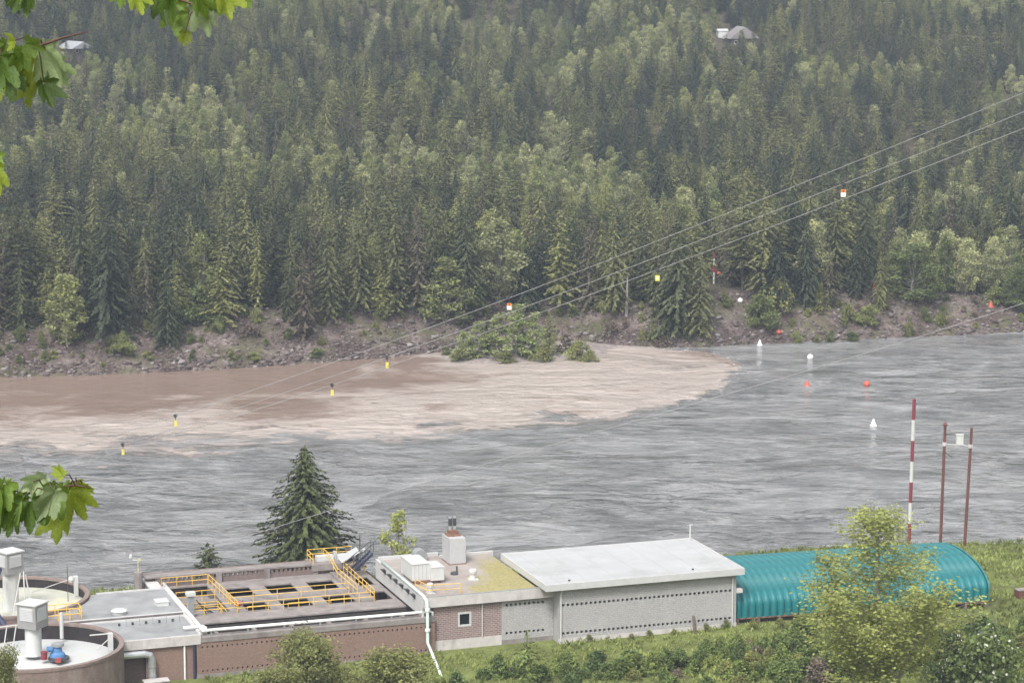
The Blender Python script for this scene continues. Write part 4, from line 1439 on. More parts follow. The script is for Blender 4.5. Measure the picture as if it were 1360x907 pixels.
# deck with its square openings; a sunken bay at the left; a trench along the front
bays = [(-30.5, -27.85), (-26.2, -23.25), (-21.65, -18.75)]
hs = [(a, b, 16.5, 20.0) for a, b in bays] + [(a, b, 10.5, 13.65) for a, b in ((-30.2, -27.7), (-26.25, -23.15), (-21.6, -18.6))]
hs += [(-16.6, -14.85, 16.7, 20.0), (-17.0, -14.72, 10.3, 13.75), (-36.6, -31.9, 10.9, 22.2)]
B(C).holes((-37.2, -14.26), (7.05, 22.998), 7.36, 7.5, hs, uvmap).build('deck', 'concrete', C)
B(C).box(-37.2, -13.25, 2.4, 22.9, 3.9, 4.35).build('basin_floor', 'inside_shade', C)
B(C).box(-37.2, -14.26, 6.85, 7.04, 4.36, 7.19).build('trench_wall', 'inside_shade', C)  # near-black so the lit trench side reads as shaded
B(C).box(-31.85, -31.6, 10.7, 22.3, 4.36, 7.19).build('bay_wall', 'dark_concrete', C)
for k in range(6):
    u = -34.6 + 3.9 * k
    B(C).box(u, u + .35, 2.36, 6.84, 6.3, 6.75).build('trench_beam', 'concrete', C)
B(C).box(-36.8, -14.4, 4.4, 4.9, 5.6, 5.8).build('trench_walkway', 'dark_concrete', C)
# sunken bay: floor with two openings and a cross beam
B(C).holes((-36.58, -31.92), (10.92, 22.18), 6.1, 6.4, [(-35.9, -32.6, 18.6, 20.6), (-36.0, -34.5, 12.2, 15.0), (-33.9, -32.5, 12.2, 15.0)], uvmap).build('bay_floor', 'concrete', C)
B(C).box(-36.58, -31.92, 16.4, 17.2, 6.9, 7.3).build('bay_beam', 'concrete', C)
# walkway from the front to the back platform
B(C).box(-18.25, -16.7, 9.9, 22.6, 7.501, 7.7).build('walkway', 'concrete', C)
B(C).box(-20.2, -14.5, 22.602, 25.6, 7.9, 8.6).build('back_platform', 'concrete', C)
B(C).box(-20.1, -14.6, 23.2, 25.5, 2.6, 7.898).build('platform_base', 'brown_brick', C)

handrail('yellow handrail along the left side of the raised basin walkway', [(-18.2, 25.2, 8.6), (-18.2, 22.7, 8.6), (-18.1, 20, 7.7), (-18.0, 12.4, 7.7)])
handrail('yellow handrail along the right side of the raised basin walkway', [(-16.75, 22.3, 7.7), (-16.85, 9.9, 7.7)])
handrail('short yellow handrail at the foot of the dark metal stair', [(-16.6, 21.9, 7.5), (-14.5, 21.9, 7.5)])
handrail('long yellow handrail in front of the front row of deck openings', [(-31.4, 9.85, 7.5), (-16.9, 9.85, 7.5)])
handrail('long yellow handrail between the two rows of deck openings', [(-31.3, 14.2, 7.5), (-18.4, 14.2, 7.5)], gap=2.4)
for k, (a, b) in enumerate(bays):
    n = ('left', 'middle', 'right')[k]
    handrail(f'short yellow handrail inside the {n} front deck opening', [(a + .35, 10.75, 6.9), (b - .35, 10.75, 6.9)], 0.95)
handrail('yellow handrail along the back of the sunken bay below the wall of small holes', [(-36.7, 22.5, 7.5), (-31.7, 22.5, 7.5)])
handrail('yellow handrail down the right side of the sunken bay', [(-31.6, 22.4, 7.5), (-31.2, 10.3, 7.5)])
handrail('yellow handrail across the front of the sunken bay', [(-36.5, 10.2, 7.5), (-31.3, 10.2, 7.5)])
handrail('yellow handrail on the cross beam inside the sunken bay', [(-36.3, 16.8, 7.3), (-32.2, 16.8, 7.3)])
handrail('low yellow handrail on the sunken bay floor before the cross beam', [(-36.3, 15.4, 6.4), (-32.2, 15.4, 6.4), (-32.2, 11.5, 6.4)])
handrail('yellow handrail down in the trench behind the front rim', [(-33.5, 4.5, 5.8), (-15.0, 4.5, 5.8)], 0.9, 0.035, 2.2)
handrail('yellow handrail round the back platform of the basin', [(-20.0, 22.9, 8.6), (-20.0, 25.4, 8.6), (-15.0, 25.4, 8.6)])

t = plant('pump_set', 'small red and grey pump set beside the sunken bay handrail corner', 'pump', -30.9, 11.6, 7.5)
B(t).box(-31.3, -30.5, 11.4, 12.0, 7.501, 7.75).build('base', 'grey_metal', t)
B(t).tube([(-31.2, 11.7, 8.0), (-30.6, 11.7, 8.0)], 0.26, 10).build('motor', 'red_paint', t)
B(t).lathe([(0, 8.45), (0.16, 8.42), (0.2, 7.76), (0, 7.751)], (-30.5, 11.9), 10).build('casing', 'grey_metal', t)
t = plant('equipment_cabinet', 'pair of low white cabinets on the back platform of the basin', 'cabinet', -18, 24, 8.6)
for x, w_, d_, h_ in ((-19.3, 1.9, .9, .55), (-17.0, 1.7, .9, .5)):
    B(t).box(x, x + w_, 23.9, 23.9 + d_, 8.601, 8.6 + h_).build('cabinet', 'white_paint', t)
B(t).box(-17.35, -17.05, 24.1, 24.6, 8.601, 9.5).build('cabinet', 'pale_grey_paint', t)
# dark stair up to the mossy roof, with its pale sloping cover
t = plant('metal_stair', 'dark metal stair climbing from the basin deck to the mossy roof', 'stair', -17, 20.5, 7.7)
for v in (20.3, 21.5):
    B(t).add([(-16.9, v - .04, 7.7), (-16.4, v - .04, 7.7), (-14.0, v - .04, 9.75), (-14.0, v - .04, 10.05), (-16.9, v + .04, 7.7), (-16.4, v + .04, 7.7), (-14.0, v + .04, 9.75), (-14.0, v + .04, 10.05)],
             [(0, 1, 2, 3), (7, 6, 5, 4), (0, 4, 5, 1), (1, 5, 6, 2), (2, 6, 7, 3), (3, 7, 4, 0)]).build('stringer', 'navy_pipe', t)
for k in range(9):
    u, z = -16.5 + .29 * k, 7.85 + .235 * k
    B(t).box(u, u + .26, 20.34, 21.46, z, z + .04).build('tread', 'dark_metal', t)
for v in (20.3, 21.5):
    B(t).tube([(-17.0, v, 8.75), (-14.1, v, 10.95), (-13.3, v, 10.95)], 0.045, 6).build('rail', 'dark_metal', t)
    for k in range(4):
        u = -16.8 + .95 * k
        z = 7.75 + (u + 16.9) * .79
        B(t).tube([(u, v, z), (u, v, z + 1.1)], 0.035, 6).build('post', 'dark_metal', t)
t = plant('sloping_cover', 'pale sloping sheet cover behind the dark metal stair', 'cover', -16, 23, 8.6)
B(t).add([(-17.0, 22.3, 8.7), (-14.9, 22.3, 9.7), (-14.9, 23.9, 9.9), (-17.0, 23.9, 8.9), (-17.0, 22.3, 8.62), (-14.9, 22.3, 9.62), (-14.9, 23.9, 9.82), (-17.0, 23.9, 8.82)],
         [(0, 1, 2, 3), (7, 6, 5, 4), (0, 4, 5, 1), (1, 5, 6, 2), (2, 6, 7, 3), (3, 7, 4, 0)]).build('sheet', 'white_roof', t)
B(t).box(-15.0, -14.9, 22.4, 23.8, 8.6, 9.61).build('support', 'grey_metal', t)
u, z = onV(478, 732, 25.0)
t = plant('lamp_post', 'thin dark lamp post with two lamp heads behind the stair', 'lamp post', u, 25.0, 8.6)
B(t).tube([(u, 25, 8.6), (u, 25, 11.05)], 0.05, 6).build('pole', 'dark_metal', t)
B(t).box(u - .12, u + .42, 24.8, 25.2, 10.98, 11.25).build('lamp_head', 'grey_metal', t)
B(t).box(u + .06, u + .55, 24.75, 25.2, 9.1, 9.35).build('lamp_head', 'white_paint', t)

# --- pipes of the basin
t = plant('white_pipe', 'long white pipe lying over the front rim of the basin', 'pipe', -36.8, 1.75, 7.72)
B(t).tube([(-36.9, 1.75, 8.28), (-13.4, 1.75, 8.16), (-13.12, 1.75, 8.1), (-13.08, 1.75, 7.3)], 0.15, 10).build('pipe', 'white_pipe', t, True)
for k in range(7):
    B(t).box(-36 + 3.7 * k, -35.85 + 3.7 * k, 1.62, 1.88, 7.721, 8.08).build('support', 'grey_metal', t)
t = plant('white_pipe', 'white pipe running back along the wall between the basin and the low roofs', 'pipe', -36.9, 3, 8)
B(t).tube([(-36.75, 1.9, 8.35), (-36.75, 21.0, 8.35)], 0.17, 10).build('pipe', 'white_pipe', t, True)
B(t).tube([(-38.4, 3.3, 8.3), (-36.4, 3.3, 8.3), (-36.2, 3.1, 8.2), (-36.2, 3.0, 7.4)], 0.16, 10).build('branch', 'white_pipe', t, True)
B(t).box(-37.1, -36.4, 2.36, 20.9, 7.5, 8.12).build('plinth', 'pale_concrete', t)
gp = nhit(586, 899)
gu, gv = UV(gp)
t = plant('pale_green_pipe', 'pale green pipe along the roof edge that drops down to the grass', 'pipe', -14, 1, 4)
B(t).tube([(-14.15, 16.2, 9.95), (-14.15, 2.6, 9.95), (-14.1, 1.6, 9.9), (-13.95, 1.02, 9.6), (-13.88, 0.85, 9.0), (-13.88, 0.85, 5.2), (-13.75, 0.6, 4.75), (gu, gv, gp[2] + .12)],
          [.17, .17, .17, .17, .17, .16, .15, .13], 10).build('pipe', 'pale_green_pipe', t, True)
for z in (8.5, 6.4):
    B(t).tube([(-13.88, 0.85, z), (-13.88, 0.85, z + .25)], 0.27, 10).build('collar', 'white_pipe', t)

# --- D: the low roofs
Dd = plant('low_building', 'low flat roofed brick building with pale roof edges beside the round tanks', 'building', -41, 1.5, 3.6)
B(Dd).holes((-44.98, -37.56), (2.6, 7.1), 0, 0.35, [(-44.9, -42.5, 2.7, 6.3)], wallmap(1.5)).build('front_wall', 'tan_brick', Dd)
B(Dd).box(-44.9, -42.5, 2.3, 2.4, 2.7, 6.3).build('doorway', 'brown_brick', Dd)
B(Dd).box(-37.9, -37.56, 1.852, 19.0, 2.6, 7.1).build('side_wall', 'tan_brick', Dd)
def prism(parent, pts, z0, z1):
    m = B(parent)
    n = len(pts)
    m.add([(x, y, z0) for x, y in pts] + [(x, y, z1) for x, y in pts],
          [tuple(range(n - 1, -1, -1)), tuple(range(n, 2 * n))] + [(i, (i + 1) % n, n + (i + 1) % n, n + i) for i in range(n)])
    return m


cu = lambda v: -53.4 + math.sqrt(max(0, 8.62 ** 2 - (v - 1.0) ** 2))
cb = lambda v: max(-50.6, -53.2 + math.sqrt(max(0, 8.55 ** 2 - (v - 20.6) ** 2)))
low = [(-37.2, 1.5), (-37.2, 9.05)] + [(cu(v), v) for v in np.linspace(9.05, 1.5, 14)]
upp = [(-37.1, 9.35), (-37.1, 19.2)] + [(cb(v), v) for v in np.linspace(19.2, 9.35, 18)]
prism(Dd, low, 7.11, 7.93).build('lower_roof', 'grey_roof', Dd)
for x0, x1, y0, y1, z0, z1 in ((-45.0, -37.1, 1.2, 1.5, 7.08, 8.03), (-37.198, -36.98, 1.502, 9.05, 7.08, 8.06), (-50.2, -37.2, 8.8, 9.05, 7.931, 8.1)):
    B(Dd).box(x0, x1, y0, y1, z0, z1).build('roof_edge', 'white_fascia' if y0 > 1.4 else 'pale_concrete', Dd)
prism(Dd, upp, 7.2, 8.22).build('upper_roof', 'grey_roof', Dd)
for x0, x1, y0, y1 in ((-50.4, -37.1, 9.1, 9.35), (-37.098, -36.85, 9.1, 19.4), (-44.2, -37.1, 19.2, 19.4)):
    B(Dd).box(x0, x1, y0, y1, 7.2, 8.36).build('roof_edge', 'white_fascia', Dd)
B(Dd).box(-50.4, -37.2, 9.06, 9.098, 7.93, 8.3).build('roof_step', 'dark_concrete', Dd)
B(Dd).tube([(-38.7, 1.38, 7.1), (-38.7, 1.38, 2.9)], 0.1, 8).build('downpipe', 'white_pipe', Dd)
B(Dd).tube([(-37.75, 1.3, 7.1), (-37.75, 1.3, 2.9)], 0.13, 8).build('downpipe', 'navy_pipe', Dd)
hh = B(Dd).box(-39.2, -37.95, 12.4, 13.9, 8.221, 8.6).build('roof_hatch', 'white_paint', Dd)
B(Dd).box(-39.25, -37.9, 12.35, 13.95, 8.601, 8.68).build('lid', 'white_fascia', hh)
B(Dd).lathe([(0, 8.66), (0.75, 8.64), (0.85, 8.55), (0.75, 8.45), (0.7, 8.222)], (-44.3 + .95, 10.9), 20).build('roof_cap', 'white_cover', Dd)
for k in range(5):
    u = -44 + 1.35 * k
    B(Dd).lathe([(0, 8.2), (0.12, 8.18), (0.12, 7.932)], (u, 7.4), 8).build('roof_vent', 'dark_metal', Dd)
    B(Dd).tube([(u + .6, 6.9, 7.93), (u + .6, 6.9, 8.75)], 0.03, 6).build('vent_pipe', 'grey_metal', Dd)
t = plant('silver_duct', 'silver ventilation duct bending down beside the dark doorway', 'duct', -43, 1, 3.6)
B(t).tube([(-45.0, 1.1, 6.62), (-42.7, 1.1, 6.62), (-42.2, 1.1, 6.45), (-42.0, 1.1, 5.95), (-42.0, 1.1, 3.6)], [.36, .36, .38, .38, .36], 12).build('duct', 'galvanised', t)
for z in (5.2, 4.3):
    B(t).tube([(-42.0, 1.1, z), (-42.0, 1.1, z + .08)], 0.42, 12).build('band', 'grey_metal', t)
t = plant('utility_box', 'low pale concrete utility box on the ground under the silver duct', 'box', -41.5, .3, 3.5)
B(t).box(-43.0, -40.6, -.3, .9, 2.9, 4.05).build('box', 'concrete', t)
B(t).box(-43.06, -40.54, -.36, .96, 4.051, 4.14).build('lid', 'pale_concrete', t)
t = plant('exhaust_stack', 'dark square exhaust stack with a white cap at the left end of the basin', 'stack', -36.2, 10.1, 7.5)
B(t).box(-36.5, -35.9, 9.7, 10.3, 7.501, 9.75).build('shaft', 'grey_metal', t)
B(t).box(-36.65, -35.75, 9.55, 10.45, 9.751, 10.1).build('cap', 'white_paint', t)
for k in range(4):
    B(t).tube([(-35.6 + .35 * k, 10.0 + .2 * k, 9.2 - .35 * k), (-34.4 + .35 * k, 10.8 + .2 * k, 7.5 - .1 * k)], 0.05, 6).build('stay', 'dark_metal', t)
u, z = onV(184, 780, 23.0)
zz_ = z
t = plant('concrete_post', 'thick grey concrete post at the back left corner of the basin', 'post', u, 23.0, 4)
B(t).tube([(u, 23.0, 2.2), (u, 23.0, 9.3)], [0.5, 0.46], 10).build('post', 'concrete', t)
t = plant('weather_sensor', 'pale yellow weather sensor arm on the grey concrete post', 'sensor', u, 23.0, 9.3)
B(t).tube([(u, 23.0, 9.3), (u, 23.0, 10.6)], 0.05, 6).build('mast', 'cream_paint', t)
B(t).tube([(u - .7, 23.0, 10.65), (u + .15, 23.0, 10.55)], 0.05, 6).build('arm', 'white_paint', t)
B(t).lathe([(0, 11.3), (.16, 11.22), (.18, 10.9), (.05, 10.65), (0, 10.64)], (u - .75, 23.0), 10).build('sensor', 'white_paint', t)
B(t).box(u - .02, u + .25, 22.9, 23.1, 10.5, 10.75).build('cap', 'cream_paint', t)


# --- E: the round tanks
def tank(label, u, v, rim, R0, cover, cz):
    t = plant('round_tank', label, 'tank', u, v, 3.4)
    B(t).lathe([(R0, 2.6), (R0, rim - .28)], (u, v), 72).build('wall', 'tank_brick', t, True)
    B(t).lathe([(R0 - .42, rim - .26), (R0 + .06, rim - .26), (R0 + .06, rim), (R0 - .42, rim), (R0 - .42, rim - .26)], (u, v), 72).build('rim', 'rim_brown', t)
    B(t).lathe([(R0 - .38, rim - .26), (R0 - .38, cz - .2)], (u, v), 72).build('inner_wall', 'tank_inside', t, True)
    B(t).lathe([(R0 - .37, cz), (R0 * .5, cz + .12), (0.0, cz + .2)], (u, v), 72).build('cover', cover, t, True)
    return t


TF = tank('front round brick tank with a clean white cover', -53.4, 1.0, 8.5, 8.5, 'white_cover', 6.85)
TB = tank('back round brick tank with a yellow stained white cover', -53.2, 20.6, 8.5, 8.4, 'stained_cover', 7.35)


def louvre_hut(tk, u, v, z0, zb, zt, w, ang):
    """a sheet metal hut on a round column, with a louvred panel on each side"""
    MB(ORI[tk.name]).lathe([(0.9, z0), (0.8, z0 + .5), (0.8, zb)], (u, v), 24).build('column', 'white_paint', tk, True)
    ca, sa = math.cos(ang), math.sin(ang)

    def rot(m):
        m.v = [(u + x * ca - y * sa, v + x * sa + y * ca, z) for x, y, z in m.v]
        return m
    h = w / 2
    hut = rot(B(tk).box(-h, h, -h, h, zb, zt - .12)).build('hut', 'grey_paint', tk)
    rot(B(tk).box(-h - .1, h + .1, -h - .1, h + .1, zt - .119, zt)).build('hut_roof', 'white_paint', tk)
    for s in range(4):
        a2 = s * math.pi / 2
        m = B(tk)
        k = h * .72
        z1, z2 = zb + .35 * (zt - zb) - .1, zt - .35
        m.box(-k, k, -h - .035, -h - .003, z1, z2)
        n = 8
        for i in range(n):
            zz = z1 + .06 + (z2 - z1 - .12) * i / n
            m.add([(-k + .06, -h - .035, zz), (k - .06, -h - .035, zz), (k - .06, -h - .09, zz + .02), (-k + .06, -h - .09, zz + .02),
                   (-k + .06, -h - .035, zz + .13), (k - .06, -h - .035, zz + .13)], [(0, 1, 2, 3), (3, 2, 5, 4)])
        m.v = [(x * math.cos(a2) - y * math.sin(a2), x * math.sin(a2) + y * math.cos(a2), z) for x, y, z in m.v]
        rot(m).build('louvre_panel', 'pale_grey_paint', hut)


louvre_hut(TF, -53.4, 1.6, 7.42, 10.2, 12.65, 2.1, -ROT - R(24))
louvre_hut(TB, -53.0, 19.0, 7.5, 11.4, 13.7, 2.0, -ROT - R(45))
B(TF).tube([(-49.8, 7.0, 7.3), (-49.8, 7.0, 9.9)], 0.19, 10).build('vent_post', 'white_paint', TF)
B(TF).box(-46.2, -45.75, 1.2, 1.7, 7.3, 8.95).build('davit_post', 'white_paint', TF)
B(TF).tube([(-46.0, 1.45, 8.9), (-48.0, 1.25, 8.95)], 0.07, 6).build('davit_arm', 'white_paint', TF)
B(TF).tube([(-46.1, 1.45, 8.4), (-47.4, 0.8, 7.6)], 0.05, 6).build('davit_stay', 'white_paint', TF)
for k in range(3):
    B(TF).tube([(-56.6 + .9 * k, 5.6, 7.3), (-56.2 + .9 * k, 5.8, 9.4)], 0.06, 6).build('frame_leg', 'white_paint', TF)
B(TF).tube([(-57.0, 5.6, 9.3), (-54.2, 5.8, 9.35)], 0.06, 6).build('frame_rail', 'white_paint', TF)
B(TB).box(-45.9, -45.5, 22.4, 22.9, 7.4, 9.5).build('davit_post', 'white_paint', TB)
B(TB).tube([(-45.7, 22.6, 9.4), (-50.5, 21.2, 8.5)], 0.04, 6).build('davit_arm', 'white_paint', TB)
B(TB).tube([(-46.9, 20.6, 7.4), (-46.9, 20.6, 11.2)], 0.04, 6).build('mast', 'dark_metal', TB)
B(TB).lathe([(0, 10.05), (.25, 9.98), (.34, 9.7), (.25, 9.42), (0, 9.35)], (-46.5, 20.6), 14).build('white_float', 'white_paint', TB)
for (a, b) in (((-53.6, 14.4, 7.5), (-52.5, 15.2, 12.2)), ((-52.3, 14.2, 7.5), (-52.2, 15.0, 12.4)), ((-51.4, 14.6, 7.5), (-52.0, 15.2, 12.0))):
    B(TB).tube([a, b], 0.07, 6).build('ladder_rail', 'white_paint', TB)

t = plant('blue_mixer', 'blue mixer motor with a grey cap on a dark disc on the white tank cover', 'motor', -51.4, -.3, 7.38)
B(t).lathe([(0, 7.55), (1.0, 7.52), (1.05, 7.34), (0, 7.33)], (-51.3, -.3), 24).build('disc', 'dark_metal', t)
B(t).lathe([(0.78, 7.551), (0.72, 7.85), (0.48, 8.05), (0.42, 8.5), (0, 8.52)], (-51.4, -.2), 18).build('body', 'blue_paint', t)
B(t).lathe([(0.5, 8.521), (0.62, 8.62), (0.6, 8.85), (0.25, 8.98), (0, 9.0)], (-51.35, -.2), 18).build('cap', 'grey_metal', t)
B(t).tube([(-51.9, -.3, 8.35), (-52.4, -.35, 8.4)], 0.27, 10).build('gearbox', 'blue_paint', t)
B(t).box(-51.8, -51.3, -1.65, -1.3, 7.34, 7.75).build('switch_box', 'red_paint', t)
t = plant('red_barrel', 'small dark red barrel on the white tank cover by the blue motor', 'barrel', -52.6, .1, 7.4)
B(t).lathe([(0, 8.2), (.3, 8.2), (.33, 8.12), (.31, 7.8), (.33, 7.42), (0, 7.4)], (-52.7, -.3), 14).build('drum', 'dark_red_paint', t)
B(t).lathe([(.335, 8.12), (.35, 8.09), (.335, 8.06)], (-52.7, -.3), 14).build('hoop', 'dark_metal', t)
t = plant('navy_hose', 'thick dark blue hose climbing from the tank rim to the back hut', 'hose', -55, 10, 8)
B(t).tube([(-54.3, 17.4, 12.2), (-54.9, 16.0, 11.3), (-55.4, 14.4, 10.0), (-55.3, 12.6, 8.7), (-54.6, 11.0, 7.6), (-54.4, 10.2, 6.8)], 0.3, 10).build('hose', 'navy_pipe', t, True)
for f, q in enumerate(((-55.0, 15.6, 11.0), (-55.4, 14.0, 9.7), (-55.2, 12.3, 8.5))):
    B(t).lathe([(.36, q[2] - .08), (.36, q[2] + .08)], (q[0], q[1]), 10).build('band', 'white_paint', t)
t = plant('white_pipe', 'fat white pipe between the two round tanks', 'pipe', -54, 10, 7)
B(t).tube([(-58.0, 10.6, 7.9), (-54.6, 10.4, 7.7), (-52.0, 9.9, 7.6), (-51.0, 9.7, 7.2), (-50.8, 9.6, 5)], 0.33, 10).build('pipe', 'white_pipe', t, True)
t = plant('platform', 'small yellow railed platform between the two round tanks', 'platform', -49, 10, 8)
B(t).box(-50.9, -47.2, 9.8, 12.0, 8.1, 8.3).build('slab', 'concrete', t)
for x in (-50.7, -47.5):
    for y in (10.0, 11.8):
        B(t).box(x, x + .2, y, y + .2, 2.9, 8.098).build('leg', 'grey_metal', t)
handrail('yellow handrail round the small platform between the tanks', [(-47.3, 11.9, 8.3), (-50.8, 11.9, 8.3), (-50.8, 9.9, 8.3), (-47.3, 9.9, 8.3), (-47.3, 11.9, 8.3)], 1.15, 0.05, 1.2)

# --- the teal arched shed
fl, fr = np.array([19.75, .75]), np.array([48.8, -1.5])
ax = fr - fl
LEN = float(np.linalg.norm(ax))
q_ang = ROT + math.atan2(ax[1], ax[0])
Q = thing('arched_shed', 'long arched shed of ribbed teal sheet metal behind the pale leafy tree', 'shed', L(fl[0], fl[1], 4.8), q_ang)
QA, QH, QS = 8.0, 2.5, 1.3
NP = 36
pw_ = (LEN - .3) / NP


def arch(off, y0=0.0):
    out = [(0.0 + y0 - off, -0.02), (0.0 + y0 - off, QS)]
    for k in range(1, 28):
        th = math.pi * k / 28
        out.append((QA - (QA + off) * math.cos(th), QS + (QH + off) * math.sin(th)))
    out += [(2 * QA + off, QS), (2 * QA + off, -0.02)]
    return out


# one panel: a flat pan between two raised ribs, the whole arch long
prof = [(0.0, -.16), (.05, -.16), (.13, .06), (pw_ * .35, .16), (pw_ * .62, .16), (pw_ - .1, .06), (pw_, -.16)]
m = MB()
rows = [arch(o) for _, o in prof]
n = len(rows[0])
vs, fs = [], []
for (x, _), rw in zip(prof, rows):
    vs += [(x, a, b) for a, b in rw]
for i in range(len(prof) - 1):
    for k in range(n - 1):
        fs.append((i * n + k, i * n + k + 1, (i + 1) * n + k + 1, (i + 1) * n + k))
pm = m.add(vs, fs).mesh('roof_panel', 'teal_sheet', True)
for k in range(NP):
    o = link('roof_panel', pm, Q)
    o.location = (.15 + pw_ * k, 0, 0)
for x in (0.0, LEN - .16):
    ar = arch(.16)
    a2 = arch(-.05)
    MB().add([(x, a, b) for a, b in ar] + [(x + .16, a, b) for a, b in ar] + [(x, a, b) for a, b in a2] + [(x + .16, a, b) for a, b in a2],
             [f for k in range(n - 1) for f in ((k, n + k, n + k + 1, k + 1), (2 * n + k, k, k + 1, 2 * n + k + 1), (n + k, 3 * n + k, 3 * n + k + 1, n + k + 1))]).build('end_arch', 'teal_sheet', Q)
    ar = arch(-.06)
    MB().add([(x + .08, a, b) for a, b in ar], [tuple(range(n))]).build('end_wall', 'teal_dark', Q)
MB().box(.1, LEN - .1, .35, .6, -1.6, .05).build('base_wall', 'inside_shade', Q)  # near-black colour stands in for the shade under the shed
MB().box(.1, LEN - .1, 2 * QA - .5, 2 * QA - .2, -1.6, .05).build('base_wall', 'inside_shade', Q)
MB().box(.0, LEN, -.12, .12, -.16, -.03).build('base_rail', 'rust', Q)
for k in range(13):
    x = .3 + (LEN - .8) * k / 12
    MB().box(x, x + .3, -.1, .34, -1.6, -.17).build('base_post', 'weathered_wood', Q)

# --- poles behind the shed
p = L(*UV(W(1207, 722, 3.2)), 0)
zb = float(near_z(p[0], p[1]))
d = proj((p[0], p[1], zb))[2]
t = thing('striped_pole', 'tall red and white striped pole by the near river edge', 'pole', (p[0], p[1], zb))
_, zt = 0, zb + (proj((p[0], p[1], zb))[1] - 529) * d / F_PX / cp
nst = 7
hh_ = (zt - zb) / 7.3
lean = 0.012
for k in range(8):
    z1 = zt - hh_ * k
    z0 = max(zb - .5, z1 - hh_)
    a, b_ = (z0 - zb), (z1 - zb)
    MB().tube([(lean * a, 0, a), (lean * b_, 0, b_)], 0.21, 12).build('band', 'pole_red' if k % 2 == 0 else 'white_paint', t)
PP = []
for n_, (px, py, ty, ln, lb) in enumerate(((1249, 716, 564, .014, 'left brown steel pole with a pointed cap by the near river edge'), (1281, 721, 567, .032, 'right brown steel pole with a flat top by the near river edge'))):
    p = W(px, py, 3.0)
    zb = float(near_z(p[0], p[1]))
    d = proj((p[0], p[1], zb))[2]
    H = (proj((p[0], p[1], zb))[1] - ty) * d / F_PX / cp
    t = thing('brown_pole', lb, 'pole', (p[0], p[1], zb), 0, None)
    MB().tube([(0, 0, -.5), (ln * H, 0, H)], [0.2, 0.17], 10).build('pole', 'pole_brown', t)
    if n_ == 0:
        MB().tube([(ln * H, 0, H), (ln * H, 0, H + .15), (ln * H, 0, H + .45)], [.3, .28, .03], 10).build('cap', 'pole_brown', t)
        MB().tube([(ln * H, -.1, H * .78), (ln * H + .9, -.25, H * .74)], 0.06, 6).build('step_bracket', 'dark_metal', t)
    MB().tube([(ln * H * .85, 0, H * .83), (ln * H * .855, 0, H * .86)], .25, 10).build('band', 'pale_concrete', t)
    PP.append((p, zb, H, ln))
(p0, z0, h0, l0), (p1, z1, h1, l1) = PP
a = np.array([p0[0] + l0 * h0 * .85, p0[1], z0 + h0 * .845])
b_ = np.array([p1[0] + l1 * h1 * .85, p1[1], z1 + h1 * .845])
t = thing('crossbar', 'thin pale crossbar carrying a white box between the two brown poles', 'crossbar', a)
MB(a).tube([a, b_], 0.06, 6).build('bar', 'pale_concrete', t)
mid = a * .42 + b_ * .58
MB(a).box(mid[0] - .42, mid[0] + .42, mid[1] - .25, mid[1] + .25, mid[2] + .06, mid[2] + 1.25).build('white_box', 'white_paint', t)
MB(a).box(mid[0] - .47, mid[0] + .47, mid[1] - .3, mid[1] + .3, mid[2] + 1.252, mid[2] + 1.33).build('lid', 'white_fascia', t)
p = nhit(1356, 793)
t = thing('brown_crate', 'small dark brown crate on the grass at the right edge', 'crate', p, R(20))
MB().box(-.55, .55, -.5, .5, -.1, .85).build('box', 'pole_brown', t)
MB().box(-.6, .6, -.55, .55, .851, .93).build('lid', 'concrete', t)


# ------------------------------------------------------------------ far bank: logs, snags, markers
def far_log(label, a, b, r, group=None, mat='bark'):
    p, q = hit(*a), hit(*b)
    t = thing('fallen_log', label, 'log', p, 0, group)
    m_ = (p + q) / 2 + np.array([0, 0, .35])
    MB(p).tube([p + [0, 0, .15], m_, q + [0, 0, .25]], [r, r * .8, r * .35], 7).build('trunk', mat, t)
    for k in range(3):
        s = p + (q - p) * (.35 + .2 * k) + [0, 0, .25]
        MB(p).tube([s, s + [.5 - .5 * k, -.3, 1.0 + .2 * k]], [r * .3, .03], 5).build('branch_stub', mat, t)


far_log('long dark log lying slantwise on the left scree', (140, 468), (192, 432), .42)
far_log('thin pale dead trunk leaning on the left scree beside the dark log', (142, 452), (170, 424), .2, None, 'bark_pale')
far_log('dark log on the scree just above the muddy shore near the first yellow marker', (505, 452), (545, 461), .35)
far_log('short grey log in the muddy water beside the gravel bar', (618, 478), (632, 474), .4, None, 'bark_pale')
far_log('dark log lying on the right scree below the spreading shrub', (1184, 428), (1196, 438), .3)
for lb, px, by, ty in (('pale bare dead trunk standing before the dark trees left of the point', 832, 420, 366),
                       ('dark bare dead trunk standing behind the white pole on the right bank', 961, 374, 300)):
    p = hit(px, by)
    d = proj(p)[2]
    h = (by - ty) * d / F_PX
    t = thing('dead_trunk', lb, 'dead tree', p)
    mt = 'bark_white' if px < 900 else 'bark'
    MB().tube([(0, 0, -.4), (.1, 0, h * .6), (.15, .05, h)], [.3, .24, .08], 8).build('trunk', mt, t)
    for k in range(5):
        z = h * (.45 + .1 * k)
        a = 2.4 * k
        MB().tube([(.1, 0, z), (.1 + .9 * math.cos(a), .9 * math.sin(a), z + .35)], [.06, .015], 5).build('branch', mt, t)

